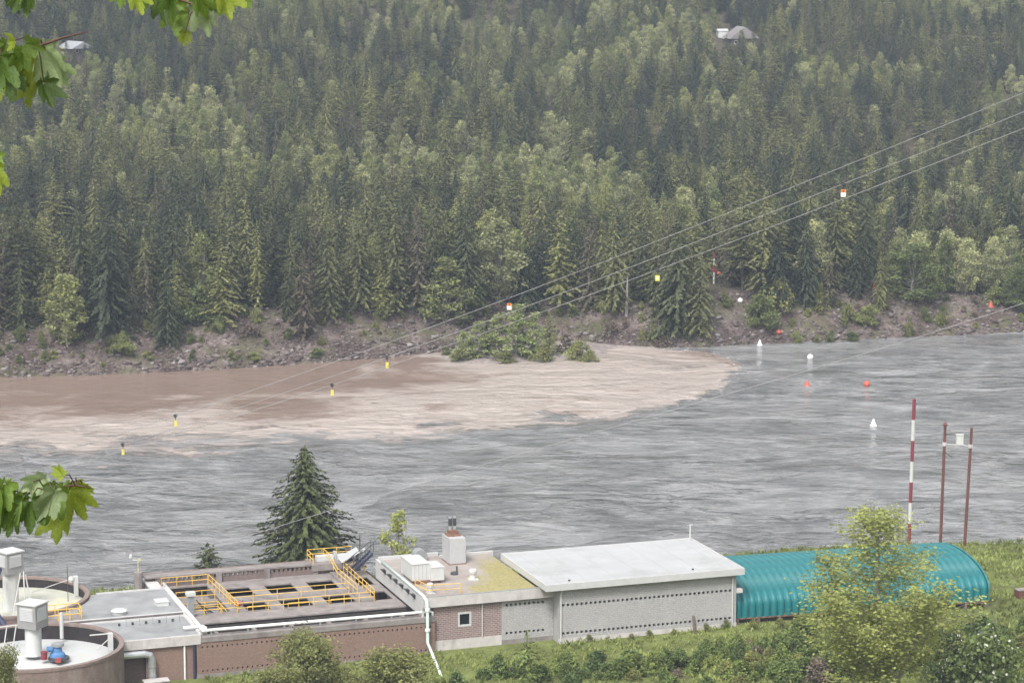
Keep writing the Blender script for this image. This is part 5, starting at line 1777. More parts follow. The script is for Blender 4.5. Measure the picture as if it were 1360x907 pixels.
# red and white pole at the top of the far bank
p = hit(948, 377)
t = thing('far_striped_pole', 'slim white pole with red bands at the top of the far right bank', 'pole', p)
h = 42 * proj(p)[2] / F_PX
for k in range(5):
    MB().tube([(0, 0, h * k / 5 - (.4 if k == 0 else 0)), (0, 0, h * (k + 1) / 5)], .17, 10).build('band', 'white_paint' if k in (0, 1, 3) else 'pole_red', t)
MB().box(-.5, .45, -.2, .2, h * .38, h * .50).build('board', 'pole_red', t)
MB().tube([(0, -.1, h * .33), (.95, -.25, h * .33)], .06, 6).build('arm', 'dark_metal', t)
MB().lathe([(.42 * math.sin(a), h * .33 + .42 * math.cos(a)) for a in np.linspace(.001, math.pi - .001, 11)], (.95, -.25), 14).build('marker_ball', 'buoy_red', t, True)


def ball(name, label, cat, px, py, diam_px, mat, on, stripe='grey_metal'):
    """round float: px, py is where its middle stands"""
    if on == 'water':
        p = W(px, py + diam_px * .32, 0)
    else:
        p = hit(px, py + diam_px * .5)
    r = diam_px / 2 * proj(p)[2] / F_PX
    t = thing(name, label, cat, p)
    c = r * (.62 if on == 'water' else .95)
    MB().lathe([(r * math.sin(a), c + r * math.cos(a)) for a in np.linspace(.001, math.pi - .001, 15)], (0, 0), 20).build('float', mat, t, True)
    MB().lathe([(r * 1.0, c - .03), (r * 1.03, c), (r * 1.0, c + .03)], (0, 0), 20).build('seam', mat, t)
    MB().tube([(0, 0, c + r * .95), (0, 0, c + r * 1.15)], r * .12, 8).build('eye', stripe, t)


def cone(name, label, cat, px, py, w_px, h_px, mat, on):
    p = W(px, py + h_px * .5, 0) if on == 'water' else hit(px, py + h_px * .5)
    k = proj(p)[2] / F_PX
    r, h = w_px / 2 * k, h_px * k
    t = thing(name, label, cat, p)
    MB().lathe([(0, -.3), (r * .9, -.3), (r, 0), (r, h * .16), (r * .82, h * .22), (r * .22, h * .97), (0, h)], (0, 0), 18).build('float', mat, t)
    MB().lathe([(r * 1.06, h * .05), (r * 1.1, h * .1), (r * 1.06, h * .15)], (0, 0), 18).build('collar', mat, t)
    MB().tube([(0, 0, h * .97), (0, 0, h * 1.12)], r * .1, 6).build('eye', 'grey_metal', t)


ball('buoy', 'large red round buoy floating in the open grey water', 'buoy', 1151, 510, 9, 'buoy_red', 'water')
ball('buoy', 'white round buoy floating off the right bank', 'buoy', 1076, 474, 8, 'buoy_white', 'water')
cone('buoy', 'red cone buoy in the grey water left of the red round buoy', 'buoy', 1072, 509, 9, 8, 'buoy_red', 'water')
cone('buoy', 'white cone buoy in the open water nearest the striped pole', 'buoy', 1160, 561, 9, 10, 'buoy_white', 'water')
cone('buoy', 'small white cone buoy at the waterline below the red ball', 'buoy', 1009, 455, 7, 8, 'buoy_white', 'water')
ball('marker_ball', 'white marker ball lying on the right scree bank', 'marker ball', 983, 399, 7, 'buoy_white', 'land')
ball('marker_ball', 'red marker ball lying on the scree beside the large rounded shrub', 'marker ball', 1034, 441, 7, 'buoy_red', 'land')
cone('marker_cone', 'red marker cone standing near the right end of the far bank', 'marker cone', 1316, 404, 8, 9, 'buoy_red', 'land')
cone('marker_cone', 'small red marker cone among the shrubs high on the right bank', 'marker cone', 1161, 380, 6, 12, 'buoy_red', 'land')

# rocks along the waterline and over the scree
rk = np.random.default_rng(4)
V_, F_ = [], []
ico = [(0, 0, 1), (.894, 0, .447), (.276, .851, .447), (-.724, .526, .447), (-.724, -.526, .447), (.276, -.851, .447),
       (.724, .526, -.447), (-.276, .851, -.447), (-.894, 0, -.447), (-.276, -.851, -.447), (.724, -.526, -.447), (0, 0, -1)]
icf = [(0, 1, 2), (0, 2, 3), (0, 3, 4), (0, 4, 5), (0, 5, 1), (1, 6, 2), (2, 7, 3), (3, 8, 4), (4, 9, 5), (5, 10, 1), (6, 7, 2), (7, 8, 3), (8, 9, 4), (9, 10, 5), (10, 6, 1), (11, 7, 6), (11, 8, 7), (11, 9, 8), (11, 10, 9), (11, 6, 10)]
ico = np.array(ico)
x_ = rk.uniform(-125, 125, 13000)
s_ = np.where(rk.random(13000) < .22, rk.uniform(-.3, 2.0, 13000), rk.uniform(0, 13, 13000))
y_ = np.interp(x_, _fsw[:, 0], _fsw[:, 1]) + s_
z_ = np.maximum(far_z(x_, y_), -.15)
sz = rk.gamma(2.0, .085, 13000).clip(.06, .7)
Vs = ico[None] * (1 + .3 * rk.normal(size=(13000, 12, 1))) * sz[:, None, None] * np.array([1.15, .9, .65])
Vs = Vs + np.stack([x_, y_, z_ + .1 * sz], 1)[:, None]
Fs = (np.array(icf)[None] + 12 * np.arange(13000)[:, None, None]).reshape(-1, 3)
tint = np.repeat(rk.random(13000), 20)


def rock_mat():
    m, t, b = nodes_of('bank_rock')
    at = nd(t, 'ShaderNodeAttribute', attribute_name='tint')
    c = ramp(t, at.outputs['Fac'], [(0.0, (.06, .045, .041)), (.5, (.115, .09, .084)), (.9, (.18, .155, .147)), (1.0, (.27, .25, .24))])
    t.links.new(c, b.inputs['Base Color'])
    b.inputs['Roughness'].default_value = .9
    MATS['bank_rock'] = m


rock_mat()
tag(link('bank_rocks', arr_mesh('bank_rocks', Vs.reshape(-1, 3), Fs, 'bank_rock', tint)), None, None, None, 'stuff')

gs = np.random.default_rng(15)
taken = list(CLEAR)
q_ = 0
for k in range(900):
    px = gs.uniform(-30, 1390)
    x = px_x = (px - 680) / F_PX * 468
    ys = float(np.interp(x, _fsw[:, 0], _fsw[:, 1]))
    hb = float(np.interp(x, _fsw[:, 0], _bh))
    sf = gs.random() ** .7
    x, y = x * ys / 468, ys + 1.5 + sf * hb * 1.35
    if 560 < px < 800 and sf < .45:
        continue
    if any((x - a) ** 2 + (y - b) ** 2 < max(r, 1.3) ** 2 for a, b, r in taken) or fbm(x * .08 + 30, y * .08) < -.08 - .25 * (sf > .6):
        continue
    z = land_z(x, y)
    bx, by, d = proj((x, y, z))
    kk = int(gs.choice(7, p=[.22, .22, .16, .12, .12, .08, .08]))
    kd = (SHR + SHO + TWG)[kk]
    sc = gs.uniform(.22, .62) * (1 + .5 * (sf > .6))
    top = by - kd.h * sc * F_PX / d
    w_ = kd.r * sc * F_PX / d
    if any(bx + w_ > h[0] and bx - w_ < h[1] and top < h[3] and by > h[2] for h in HOUSE_BOX[3:]):
        continue
    taken.append((x, y, 1.6 * sc + .8))
    lk = ('green shrub', 'green shrub', 'green shrub', 'olive shrub', 'olive shrub', 'twiggy shrub', 'twiggy shrub')[kk]
    hw_ = 'by the waterline' if sf < .3 else 'halfway up the scree' if sf < .65 else 'at the top of the scree'
    nm = next(n for a, n in SPOT if bx < a)
    lb = f"{'tiny' if sc < .36 else 'low' if sc < .55 else 'wide'} {lk} {hw_} below {nm}"
    kd.put('shrub', lb, 'shrub', (x, y, z - .08), sc, gs.random() * 6.28, lb + 's')
    q_ += 1
    if q_ >= 120:
        break
print('bank shrubs', q_)

# ------------------------------------------------------------------ cables over the river
CAB = {
    'upper': [(1460, 80), (1360, 125), (1160, 208), (974, 280), (838, 333), (676, 393), (500, 459), (412, 495), (310, 526), (233, 553), (120, 590), (-60, 640)],
    'middle': [(1460, 108), (1360, 150), (1120, 246), (980, 298), (757, 386), (577, 451), (433, 502), (328, 539), (163, 591), (60, 621), (-60, 653)],
    'lower': [(1460, 131), (1360, 171), (1190, 237), (1025, 300), (872, 359), (730, 412), (599, 458), (438, 514), (357, 537), (180, 592), (-60, 662)],
}


def cable(label, pts, d0, d1, r):
    """a hanging wire through the given photo pixels, d0 deep at the right end and d1 at the left"""
    P = np.array(pts, float)
    co = np.polyfit(P[:, 0], P[:, 1], 3)
    xs = np.linspace(P[0, 0], P[-1, 0], 60)
    W_ = [D(x, np.polyval(co, x), d0 + (d1 - d0) * (P[0, 0] - x) / (P[0, 0] - P[-1, 0])) for x in xs]
    t = thing('overhead_cable', label, 'cable', W_[0])
    MB(W_[0]).tube(W_, r, 6).build('strand', 'cable_steel', t, True)
    return lambda x: D(x, np.polyval(co, x), d0 + (d1 - d0) * (P[0, 0] - x) / (P[0, 0] - P[-1, 0]))


CF = {k: cable(f'{k} one of three long parallel cables spanning the river', v, 225, 300, .032) for k, v in CAB.items()}
c4 = cable('single thin cable running from the right edge down to the basin corner', [(1440, 376), (1360, 403), (1250, 437), (1150, 470), (1000, 512), (800, 572), (600, 631), (450, 672), (395, 690), (340, 710), (193, 756)], 236, 277, .03)


def marker(label, cab, px, kind):
    """a clamp on the cable with a bright plate hanging below it"""
    p = CF[cab](px)
    k = proj(p)[2] / F_PX
    t = thing('cable_marker', label, 'cable marker', p)
    t.scale = (.7, .7, .7)
    MB().lathe([(0, .32), (.2, .28), (.22, -.2), (.12, -.34), (0, -.36)], (0, 0), 10).build('clamp', 'dark_metal', t)
    MB().tube([(-.35, 0, .05), (.35, 0, .12)], .1, 8).build('clamp_bar', 'dark_metal', t)
    MB().tube([(0, 0, -.3), (.05, 0, -.75)], .035, 6).build('hanger', 'dark_metal', t)
    if kind in ('orange', 'orange2'):
        MB().box(-.3, .36, -.05, .05, -1.15, -.75).build('plate', 'sign_orange', t)
        MB().box(-.3, .36, -.05, .05, -1.7, -1.152).build('plate', 'buoy_white', t)
        MB().lathe([(0, -.82), (.1, -.84), (.1, -1.0), (0, -1.02)], (.03, -.06), 10).build('spot', 'red_paint', t)
    elif kind == 'yellow':
        MB().box(-.28, .34, -.05, .05, -1.55, -.75).build('plate', 'sign_yellow', t)
        MB().box(-.1, .16, -.07, -.051, -1.3, -.95).build('symbol', 'buoy_white', t)
    else:
        MB().box(-.2, .24, -.05, .05, -1.65, -.75).build('plate', 'sign_yellow', t)


marker('orange and white plate hanging from the middle cable, highest of the markers', 'middle', 1120, 'orange')
marker('yellow and white plate hanging from the lower cable before the dark fir', 'lower', 873, 'yellow')
marker('orange and white plate hanging from the upper cable above the gravel bar', 'upper', 676, 'orange2')
marker('yellow plate hanging before the scree at the muddy shore', 'middle', 514, 'small')
marker('yellow plate hanging over the muddy water, second from the shore', 'lower', 441, 'small')
marker('yellow plate hanging over the pale mixing water', 'upper', 233, 'small')
marker('yellow plate hanging over the grey water, leftmost of the markers', 'middle', 163, 'small')

# ------------------------------------------------------------------ near plants
SPN = Kind('near_spruce', conifer(201, 15.5, 6.0, 0.02, 0.7, 60, 13, 0.14, 0.6, 0.03, 5, 0.34, 0.15), 'needles_near')
p = L(-18.6, 31.5, 0)
zb = float(near_z(p[0], p[1]))
t = SPN.put('spruce_tree', 'big dark spruce standing behind the open basin at the river', 'conifer', (p[0], p[1], zb), 1, 0.4)
_q = proj((p[0], p[1], zb))
t.scale = (.88, .88, (_q[1] - 588) * _q[2] / F_PX / cp / SPN.h)
SPS = Kind('near_pine', conifer(202, 5.0, 2.4, 0.02, 0.32, 14, 10, -0.15, 0.55, 0.0, 5, 0.3), 'needles_near')


def at_back(px, top, v, kind, name, label, cat, wpx):
    u, z = onV(px, top, v)
    q = L(u, v, 0)
    zb = float(near_z(q[0], q[1]))
    d = proj((q[0], q[1], zb))[2]
    sc = (z - zb) / kind.h
    wd = (wpx / 2 * d / F_PX) / (kind.r * sc)
    return kind.put(name, label, cat, (q[0], q[1], zb), sc, 1.3, None, wd)


at_back(275, 718, 30, SPS, 'small_pine', 'small bushy pine behind the left half of the basin wall', 'conifer', 50)
ASP = Kind('aspen', broadleaf(203, 7, 1.9, 26, 1500, 0.24, 0.1, 0.9, 3, 0.26), 'leaves_spring', 'bark_pale')
at_back(526, 678, 26, ASP, 'young_aspen', 'young light green aspen rising behind the mossy roof', 'leafy tree', 60)


def cottonwood(seed, H, spread, leaf, nleaf, z_first=.12):
    """open young tree: forking pale limbs carrying loose sprays of small leaves"""
    g = np.random.default_rng(seed)
    m = MB()
    Cs, Ts = [], []

    def grow(p, d, ln, r, lvl):
        n = 5
        pts = [p]
        for k in range(n):
            d = d + g.normal(size=3) * .11 + np.array([0, 0, .09 if lvl else .03])
            d /= np.linalg.norm(d)
            pts.append(pts[-1] + d * ln / n)
        m.tube(pts, np.linspace(r, r * .35, n + 1), 6 if lvl < 2 else 4, False)
        if lvl >= 2:
            tt = .55 * g.random()
            for k in range(2, n + 1):
                c = int(nleaf * (1.3 if k > 3 else 1))
                Cs.append(pts[k] + g.normal(size=(c, 3)) * .30 * (1 + .2 * (lvl == 2)))
                Ts.append(tt + .45 * g.random(c))
        if lvl < 3:
            kids = (18, 6, 4)[lvl]
            for k in range(kids):
                f = (z_first if lvl == 0 else .25) + (1 - (z_first if lvl == 0 else .25)) * (k + g.random()) / kids
                i = min(n - 1, int(f * n))
                q = pts[i] + (pts[i + 1] - pts[i]) * (f * n - i)
                a = g.random() * 6.28
                ax = np.array([math.cos(a), math.sin(a), 0])
                nd_ = d * (.75 if lvl else .8) + ax * (.75 if lvl else spread * (1.15 - .5 * f))
                nd_ /= np.linalg.norm(nd_)
                grow(q, nd_, ln * ((.62 - .35 * f) if lvl == 0 else .55) * g.uniform(.75, 1.2), r * (1 - .6 * f) * .5, lvl + 1)

    grow(np.array([0, 0, -.8]), np.array([.02, 0, 1.0]), H, .012 * H + .05, 0)
    C = np.concatenate(Cs)
    T = np.concatenate(Ts)
    Dr = rnd_unit(len(C), g) + np.array([0, 0, -.4])
    Dr /= np.linalg.norm(Dr, axis=1, keepdims=True)
    N = rnd_unit(len(C), g) + np.array([0, 0, .5])
    l_ = leaf * g.uniform(.6, 1.3, len(C))
    V, F = cards(C, Dr, N, l_, l_ * g.uniform(.6, .85, len(C)))
    return V, F, T, m


def young_poplar(seed, H, Rm, leaf, per):
    """a pointed open crown: forking stems, rising branches shorter towards the top, loose leaf sprays"""
    g = np.random.default_rng(seed)
    m = MB()
    Cs, Ts = [], []
    stems = [(np.array([0, 0, -.8]), np.array([.02, 0, 1.0]), H, .17, 44, 1.0), (np.array([.05, .1, 1.0]), np.array([-.34, .1, 1.0]), H * .66, .11, 24, .62),
             (np.array([0, -.1, 1.6]), np.array([.36, -.1, 1.0]), H * .60, .11, 22, .6), (np.array([0, .1, 2.4]), np.array([.1, .42, 1.0]), H * .5, .09, 16, .55)]
    for p, d, ln, r, nb, rm in stems:
        d = d / np.linalg.norm(d)
        pts = [p]
        for k in range(10):
            d = d + g.normal(size=3) * .045 + np.array([0, 0, .04])
            d /= np.linalg.norm(d)
            pts.append(pts[-1] + d * ln / 10)
        m.tube(pts, np.linspace(r, .02, 11), 7, False)
        for k in range(nb):
            f = .10 + .9 * (k + g.random()) / nb
            i = min(9, int(f * 10))
            q = pts[i] + (pts[i + 1] - pts[i]) * (f * 10 - i)
            w = Rm * rm * np.interp(f, [.05, .3, .6, .85, 1.0], [.75, 1.0, .72, .36, .10]) * g.uniform(.6, 1.2)
            az = 2.4 * k + g.uniform(-.4, .4)
            bd = np.array([math.cos(az), math.sin(az), g.uniform(.9, 1.8)])
            bd /= np.linalg.norm(bd)
            n = 4
            bp = [q]
            for j in range(n):
                bd = bd + g.normal(size=3) * .13
                bd /= np.linalg.norm(bd)
                bp.append(bp[-1] + bd * (w + .3) / n)
            br = .012 + .03 * (1 - f) * rm
            m.tube(bp, np.linspace(br, .008, n + 1), 5, False)
            tone = .5 * g.random()
            for j in range(1, n + 1):
                for t_ in range(3 if w > .8 else 2):
                    td = bd + g.normal(size=3) * 1.0
                    td /= np.linalg.norm(td)
                    e = bp[j] + td * g.uniform(.25, .75)
                    m.tube([bp[j], e], [.009, .004], 3, False)
                    c = per
                    Cs.append(bp[j] + (e - bp[j]) * g.random((c, 1)) + g.normal(size=(c, 3)) * .24)
                    Ts.append(tone + .5 * g.random(c))
    C, T = np.concatenate(Cs), np.concatenate(Ts)
    Dr = rnd_unit(len(C), g) + np.array([0, 0, -.4])
    Dr /= np.linalg.norm(Dr, axis=1, keepdims=True)
    N = rnd_unit(len(C), g) + np.array([0, 0, .5])
    l_ = leaf * g.uniform(.6, 1.3, len(C))
    V, F = cards(C, Dr, N, l_, l_ * g.uniform(.6, .85, len(C)))
    return V, F, T, m


CW = Kind('near_cottonwood', young_poplar(9, 17, 4.3, .165, 20), 'leaves_spring', 'bark_pale')
print('cottonwood', CW.h, CW.r, len(CW.crown.polygons))


def near_by_px(kind, name, label, cat, px, y_world, top, wpx, rz=0.0, group=None):
    """plant at world depth y_world, its top and width as in the photograph"""
    x = ray(px, 880)[0] / ray(px, 880)[1] * y_world
    zb = float(near_z(x, y_world)) - .1
    bx, by, d = proj((x, y_world, zb))
    sc = (by - top) * d / F_PX / cp / kind.h
    wd = (wpx / 2 * d / F_PX) / (kind.r * sc)
    return kind.put(name, label, cat, (x, y_world, zb), sc, rz, group, wd)


near_by_px(CW, 'cottonwood_tree', 'large open cottonwood with fresh yellow green leaves in front of the teal shed', 'leafy tree', 1172, 226, 655, 235, 2.6)
OLV = [Kind('near_olive', cottonwood(321 + i, 7, .9, .24, 4, .2), 'leaves_olive', 'bark') for i in range(2)]
near_by_px(OLV[0], 'leafy_tree', 'sparse olive leafed tree with dark branches before the brick basin wall', 'leafy tree', 425, 237, 828, 110)
near_by_px(OLV[1], 'leafy_tree', 'olive leafed tree with dark limbs to the left of the green pipe foot', 'leafy tree', 522, 236, 850, 130, 1.1)
near_by_px(OLV[0], 'leafy_tree', 'low leafy tree at the very bottom left of the sparse olive tree', 'leafy tree', 360, 232, 872, 90, 2.3)
SAP = Kind('sapling', conifer(330, 5.5, 1.2, .05, .6, 18, 6, .1, .35, .1, 3, .5), 'leaves_bush')
near_by_px(SAP, 'sapling', 'thin dark sapling standing alone on the grass before the grey vent hole panel', 'leafy tree', 700, 247, 834, 44)
near_by_px(OLV[1], 'leafy_tree', 'dark twiggy shrub tree in the bottom left corner before the tank', 'leafy tree', 2, 215, 846, 60, 4.0)

NB = [Kind('bush', broadleaf(401 + i, 2.5, 1.75, 34, 3000, .27, .06, .7, 7, .27, .02), 'leaves_bush') for i in range(4)]
NO = [Kind('bush', broadleaf(411 + i, 1.9, 1.4, 22, 2600, .22, .06, .75, 5, .36, .02), 'leaves_olive') for i in range(2)]
NT = [Kind('bush', broadleaf(421, 1.9, 1.5, 20, 900, .22, .06, .75, 8, .4, .02), 'twigs_brown')]


def flowering():
    """white blossom over dark leaves: small pale faces on the outside of the crown"""
    g = np.random.default_rng(5)
    V, F, T, m = broadleaf(431, 3.4, 2.6, 34, 5200, .24, .05, .7, 5, .34, .02)
    return V, F, T, m


FLB = Kind('flowering_bush', flowering(), 'leaves_bush')
gb = np.random.default_rng(31)
C_ = FLB.crown
co_ = np.zeros(len(C_.vertices) * 3, np.float32)
C_.vertices.foreach_get('co', co_)
co_ = co_.reshape(-1, 4, 3)[:, 0]
pick = gb.choice(len(co_), 420, replace=False)
cc_ = co_[pick]
out_ = cc_ - np.array([0, 0, 1.2])
out_ /= np.linalg.norm(out_, axis=1, keepdims=True)
dr_ = rnd_unit(len(cc_), gb)
Vb, Fb = cards(cc_ + out_ * .12, dr_, out_, np.full(len(cc_), .15), np.full(len(cc_), .13))
foliage('blossom', [(0, (.55, .55, .48)), (1, (.6, .6, .54))], .3, .15)
BLO = arr_mesh('blossom', Vb, Fb, 'blossom', gb.random(len(Fb)))
for lb, px, yw, top, wd in (('dark bush covered in white blossom at the lower right edge', 1318, 233, 822, 130),
                            ('smaller bush with white blossom behind the cottonwood at lower right', 1262, 238, 812, 70)):
    t = near_by_px(FLB, 'flowering_bush', lb, 'bush', px, yw, top, wd, 1.7 if px < 1300 else 0)
    link('blossom', BLO, t)

gb = np.random.default_rng(77)
done = []
BL = ['dense green bush', 'dense green bush', 'dense green bush', 'rounded green bush', 'low olive bush', 'low olive bush', 'brown twiggy bush']
UP = [(560, 893), (640, 884), (720, 876), (800, 872), (900, 862), (980, 848), (1050, 846), (1130, 838), (1250, 826), (1300, 822), (1380, 832)]
n_ = 0
for k in range(4000):
    px, py = gb.uniform(560, 1400), gb.uniform(820, 935)
    up = np.interp(px, *zip(*UP)) + 14
    if py < up or (px < 690 and gb.random() < .6):
        continue
    r = ray(px, py)
    q = nhit(px, py) if py < 905 else None
    if q is None:
        yy = 243 - (py - 905) * .3
        q = np.array([r[0] / r[1] * yy, yy, float(near_z(r[0] / r[1] * yy, yy))])
    if any((q[0] - a) ** 2 + (q[1] - b) ** 2 < 1.35 ** 2 for a, b in done):
        continue
    done.append((q[0], q[1]))
    i = gb.choice(7, p=[.2, .2, .2, .14, .1, .08, .08])
    kd = (NB + NO + NT)[i]
    sc = gb.choice([.5, .65, .8, .95, 1.2], p=[.2, .25, .25, .2, .1]) * gb.uniform(.9, 1.1)
    wh = next(n for x, n in ((625, 'window'), (672, 'pale downpipe'), (735, 'vent hole panel'), (800, 'white corner downpipe'), (860, 'block wall middle'), (930, 'wooden post'),
                             (1000, 'block building end'), (1090, 'teal shed left end'), (1180, 'cottonwood'), (1240, 'teal shed middle'), (1310, 'white blossom'), (9999, 'brown crate')) if px < x)
    rw = 'high on the slope' if py < up + 16 else 'halfway down the slope' if py < up + 34 else 'low on the slope'
    lb = f"{'large' if sc > .9 else 'small' if sc < .72 else 'middling'} {BL[i]} {rw} below the {wh}"
    kd.put('bush', lb, 'bush', (q[0], q[1], q[2] - .1), sc, gb.random() * 6.28, lb + 's', gb.uniform(.75, 1.3))
    n_ += 1
    if n_ > 260:
        break
print('bushes', n_)
# weeds along the foot of the walls
for k, (px, py, h, lb) in enumerate(((632, 855, 12, 'grey green weed against the pale foundation below the window'), (783, 852, 13, 'dark weed at the left foot of the block building'),
                                     (806, 848, 9, 'low dark weed near the left foot of the block building'), (838, 849, 11, 'green weed clump at the middle foot of the block building'),
                                     (862, 846, 12, 'second green weed clump at the middle foot of the block building'), (895, 844, 12, 'broad weed clump left of the wooden post'),
                                     (938, 838, 14, 'leafy weed clump right of the wooden post'), (965, 834, 15, 'tall weed clump at the right corner of the block building'),
                                     (1000, 836, 18, 'green bush at the left end of the teal shed'), (1035, 838, 20, 'bushy weed below the teal shed left of the cottonwood'))):
    q = nhit(px, py)
    d = proj(q)[2]
    (SHR + SHO)[k % 5].put('weed', lb, 'weed', (q[0], q[1], q[2] - .1), (h * d / F_PX) / (SHR + SHO)[k % 5].h, k * 1.1)

# grass: tufts over the open ground
gg = np.random.default_rng(12)
N_ = 26000
gx = gg.uniform(-52, 76, N_)
gy = gg.uniform(236, 330, N_)
gu_ = (gx - O2[0]) * E1[0] + (gy - O2[1]) * E1[1]
gv_ = (gx - O2[0]) * E2[0] + (gy - O2[1]) * E2[1]
free = (gv_ < -0.3) | ((gu_ > 49.5) | ((gv_ > 17.2 + .0) & (gu_ > 19)) | (gv_ > 26))
free &= ~((gu_ < -12) & (gv_ > -8.5) & (gv_ < 26))
free &= (gy < np.interp(gx, _nc[:, 0], _nc[:, 1]) + 3)
free |= (gu_ < -12.5) & (gu_ > -37) & (gv_ < 0.8)
gx, gy = gx[free], gy[free]
gz = near_z(gx, gy)
nb = 5
n_t = len(gx)
base = np.repeat(np.stack([gx, gy, gz], 1), nb, 0) + gg.normal(size=(n_t * nb, 3)) * np.array([.16, .16, 0])
az = gg.random(n_t * nb) * 6.28
dr = np.stack([np.cos(az) * .6, np.sin(az) * .6, np.full(len(az), .9)], 1)
dr /= np.linalg.norm(dr, axis=1, keepdims=True)
hh2 = np.repeat(gg.uniform(.25, .6, n_t) * (1 + .7 * fbm(gx * .15, gy * .15)), nb) * gg.uniform(.6, 1.2, n_t * nb)
Vg, Fg = cards(base, dr, rnd_unit(len(az), gg), hh2.clip(.12, .9), hh2.clip(.12, .9) * .28)
tn = np.repeat((.5 + .9 * fbm(gx * .11 + 7, gy * .11) + .12 * gg.normal(size=n_t)).clip(0, 1), nb)
tag(link('grass', arr_mesh('grass', Vg, Fg, 'grass_blades', tn)), None, None, None, 'stuff')

# ------------------------------------------------------------------ the maple beside the viewer
gm = np.random.default_rng(55)


def maple_leaf(seed, curl=.25):
    """five toothed lobes, folded along the veins and drooping; 1 m long, tip towards -Z, facing -Y"""
    g = np.random.default_rng(seed)
    # lobes: direction from the stalk end (0 = straight down), length; notches lie between them
    lobes = [(0, 1.0), (42, .86), (88, .58), (135, .30)]
    rim = []
    for k, (a, ln) in enumerate(lobes):
        a += g.uniform(-5, 5) if k else 0
        ln *= g.uniform(.92, 1.06)
        w = (19, 20, 20, 17)[k]
        for da, f in ((-w, .68), (-w * .8, .82), (-w * .6, .77), (-w * .38, .91), (0, 1.0), (w * .38, .91), (w * .6, .77), (w * .8, .82), (w, .68)):
            if k == 0 and da < 0:
                continue
            rim.append((math.radians(a + da), ln * f * (1 + .03 * g.normal())))
        if k < 3:
            rim.append((math.radians((a + lobes[k + 1][0]) / 2), .56 if k < 2 else .34))
    rim.append((math.radians(178), .05))
    V, F = [], []
    ph = g.random() * 6
    rings = (.08, .35, .7, 1.0)

    def bend(x, y):
        r = math.hypot(x, y)
        a = math.atan2(abs(x), -y)
        fold = -.10 * r * (1 - math.cos(a * 4.3)) - .22 * abs(x)
        z = fold - curl * r * r * .8 + .035 * math.sin(7 * r + ph + 4 * x)
        return (x * (1 - .12 * curl), z, y * (1 - .1 * curl) + .0)
    for s in (1, -1):
        b0 = len(V)
        for a, r in rim:
            for q in rings:
                V.append(bend(s * math.sin(a) * r * q, -math.cos(a) * r * q))
        m = len(rings)
        for i in range(len(rim) - 1):
            for k in range(m - 1):
                q = (b0 + i * m + k, b0 + i * m + k + 1, b0 + (i + 1) * m + k + 1, b0 + (i + 1) * m + k)
                F.append(q if s > 0 else q[::-1])
            q = (b0 + i * m, b0 + (i + 1) * m, b0)
    me = bpy.data.meshes.new('leaf')
    me.from_pydata(V, [], F)
    me.polygons.foreach_set('use_smooth', [True] * len(me.polygons))
    return me


LEAF = {}
for nm in ('green', 'dark', 'bright', 'pale'):
    for v in range(3):
        me = maple_leaf(600 + v, (.15, .35, .6)[v])
        me.materials.append(MATS['maple_' + nm])
        LEAF[nm, v] = me
MX = thing('maple_tree', 'maple beside the viewpoint whose wet leaves hang into the picture', 'leafy tree', (-2.7, 5.6, float(near_z(-2.7, 5.6))))
mo_ = np.array(MX.location)
MB(mo_).tube([(-2.7, 5.6, mo_[2] - .3), (-2.66, 5.6, 76.5), (-2.72, 5.65, 78.5), (-2.7, 5.7, 81.0)], [.16, .13, .11, .06], 10).build('trunk', 'bark', MX, True)


def bough(pts, r0, leaves, d):
    """one bough of the maple: pts in photo pixels at depth d; leaves hang from its twigs"""
    P = [D(x, y, d + dd) for x, y, dd in pts]
    P = [np.array([-2.68, 5.62, P[0][2] - .12])] + P
    b = MB(mo_).tube(P, np.linspace(r0, .003, len(P)) ** 1.0 * np.r_[1, .5 * np.ones(len(P) - 1)], 8).build('branch', 'twig_red', MX, True)
    for (x, y, size, ang, tilt, nm, v) in leaves:
        s = size * d / F_PX * .82
        dd = d + gm.uniform(-.12, .12)
        top = D(x, y, dd)
        o = link('leaf', LEAF[nm, v], b)
        o.location = tuple(top - mo_)
        o.scale = (s * gm.uniform(.62, .95), s, s * 1.05)
        o.rotation_euler = (R(tilt), R(ang), R(gm.uniform(-45, 45)))
        # the stalk, back to the nearest point of the twig
        i = int(np.argmin([np.linalg.norm(q - top) for q in P[1:]])) + 1
        q = P[i]
        MB(mo_).tube([top, (top + q) / 2 + np.array([0, 0, .015]), q], .0016, 5).build('stalk', 'twig_red', b)
    return b


# leaves: x, y of the stalk end; length in pixels; turn in the picture; tilt towards the viewer; colour; form
bough([(-160, -190, 0), (-40, -110, 0), (60, -60, 0), (150, -30, 0), (215, -8, 0), (262, 8, 0), (318, -14, 0)], .02, [
    (160, -14, 34, 10, 20, 'green', 0), (178, -16, 42, -15, 10, 'bright', 1), (196, -18, 44, 20, 20, 'dark', 1), (214, -8, 52, -8, 10, 'dark', 2), (228, -12, 56, 14, 25, 'dark', 0),
    (232, 6, 50, -4, 5, 'green', 1), (246, -14, 44, 30, 30, 'green', 0), (250, 18, 38, 4, 10, 'green', 2), (246, 44, 24, 8, 0, 'bright', 2), (262, -8, 48, -25, 25, 'green', 0), (268, 6, 50, -14, 15, 'pale', 1), (278, -14, 46, 8, 20, 'green', 1),
    (284, 4, 30, -60, 30, 'green', 0), (296, -18, 50, -10, 10, 'bright', 1), (305, -16, 46, 16, 15, 'bright', 0), (318, -20, 40, -24, 15, 'green', 1), (206, -24, 40, 0, 40, 'green', 0)], 6.4)
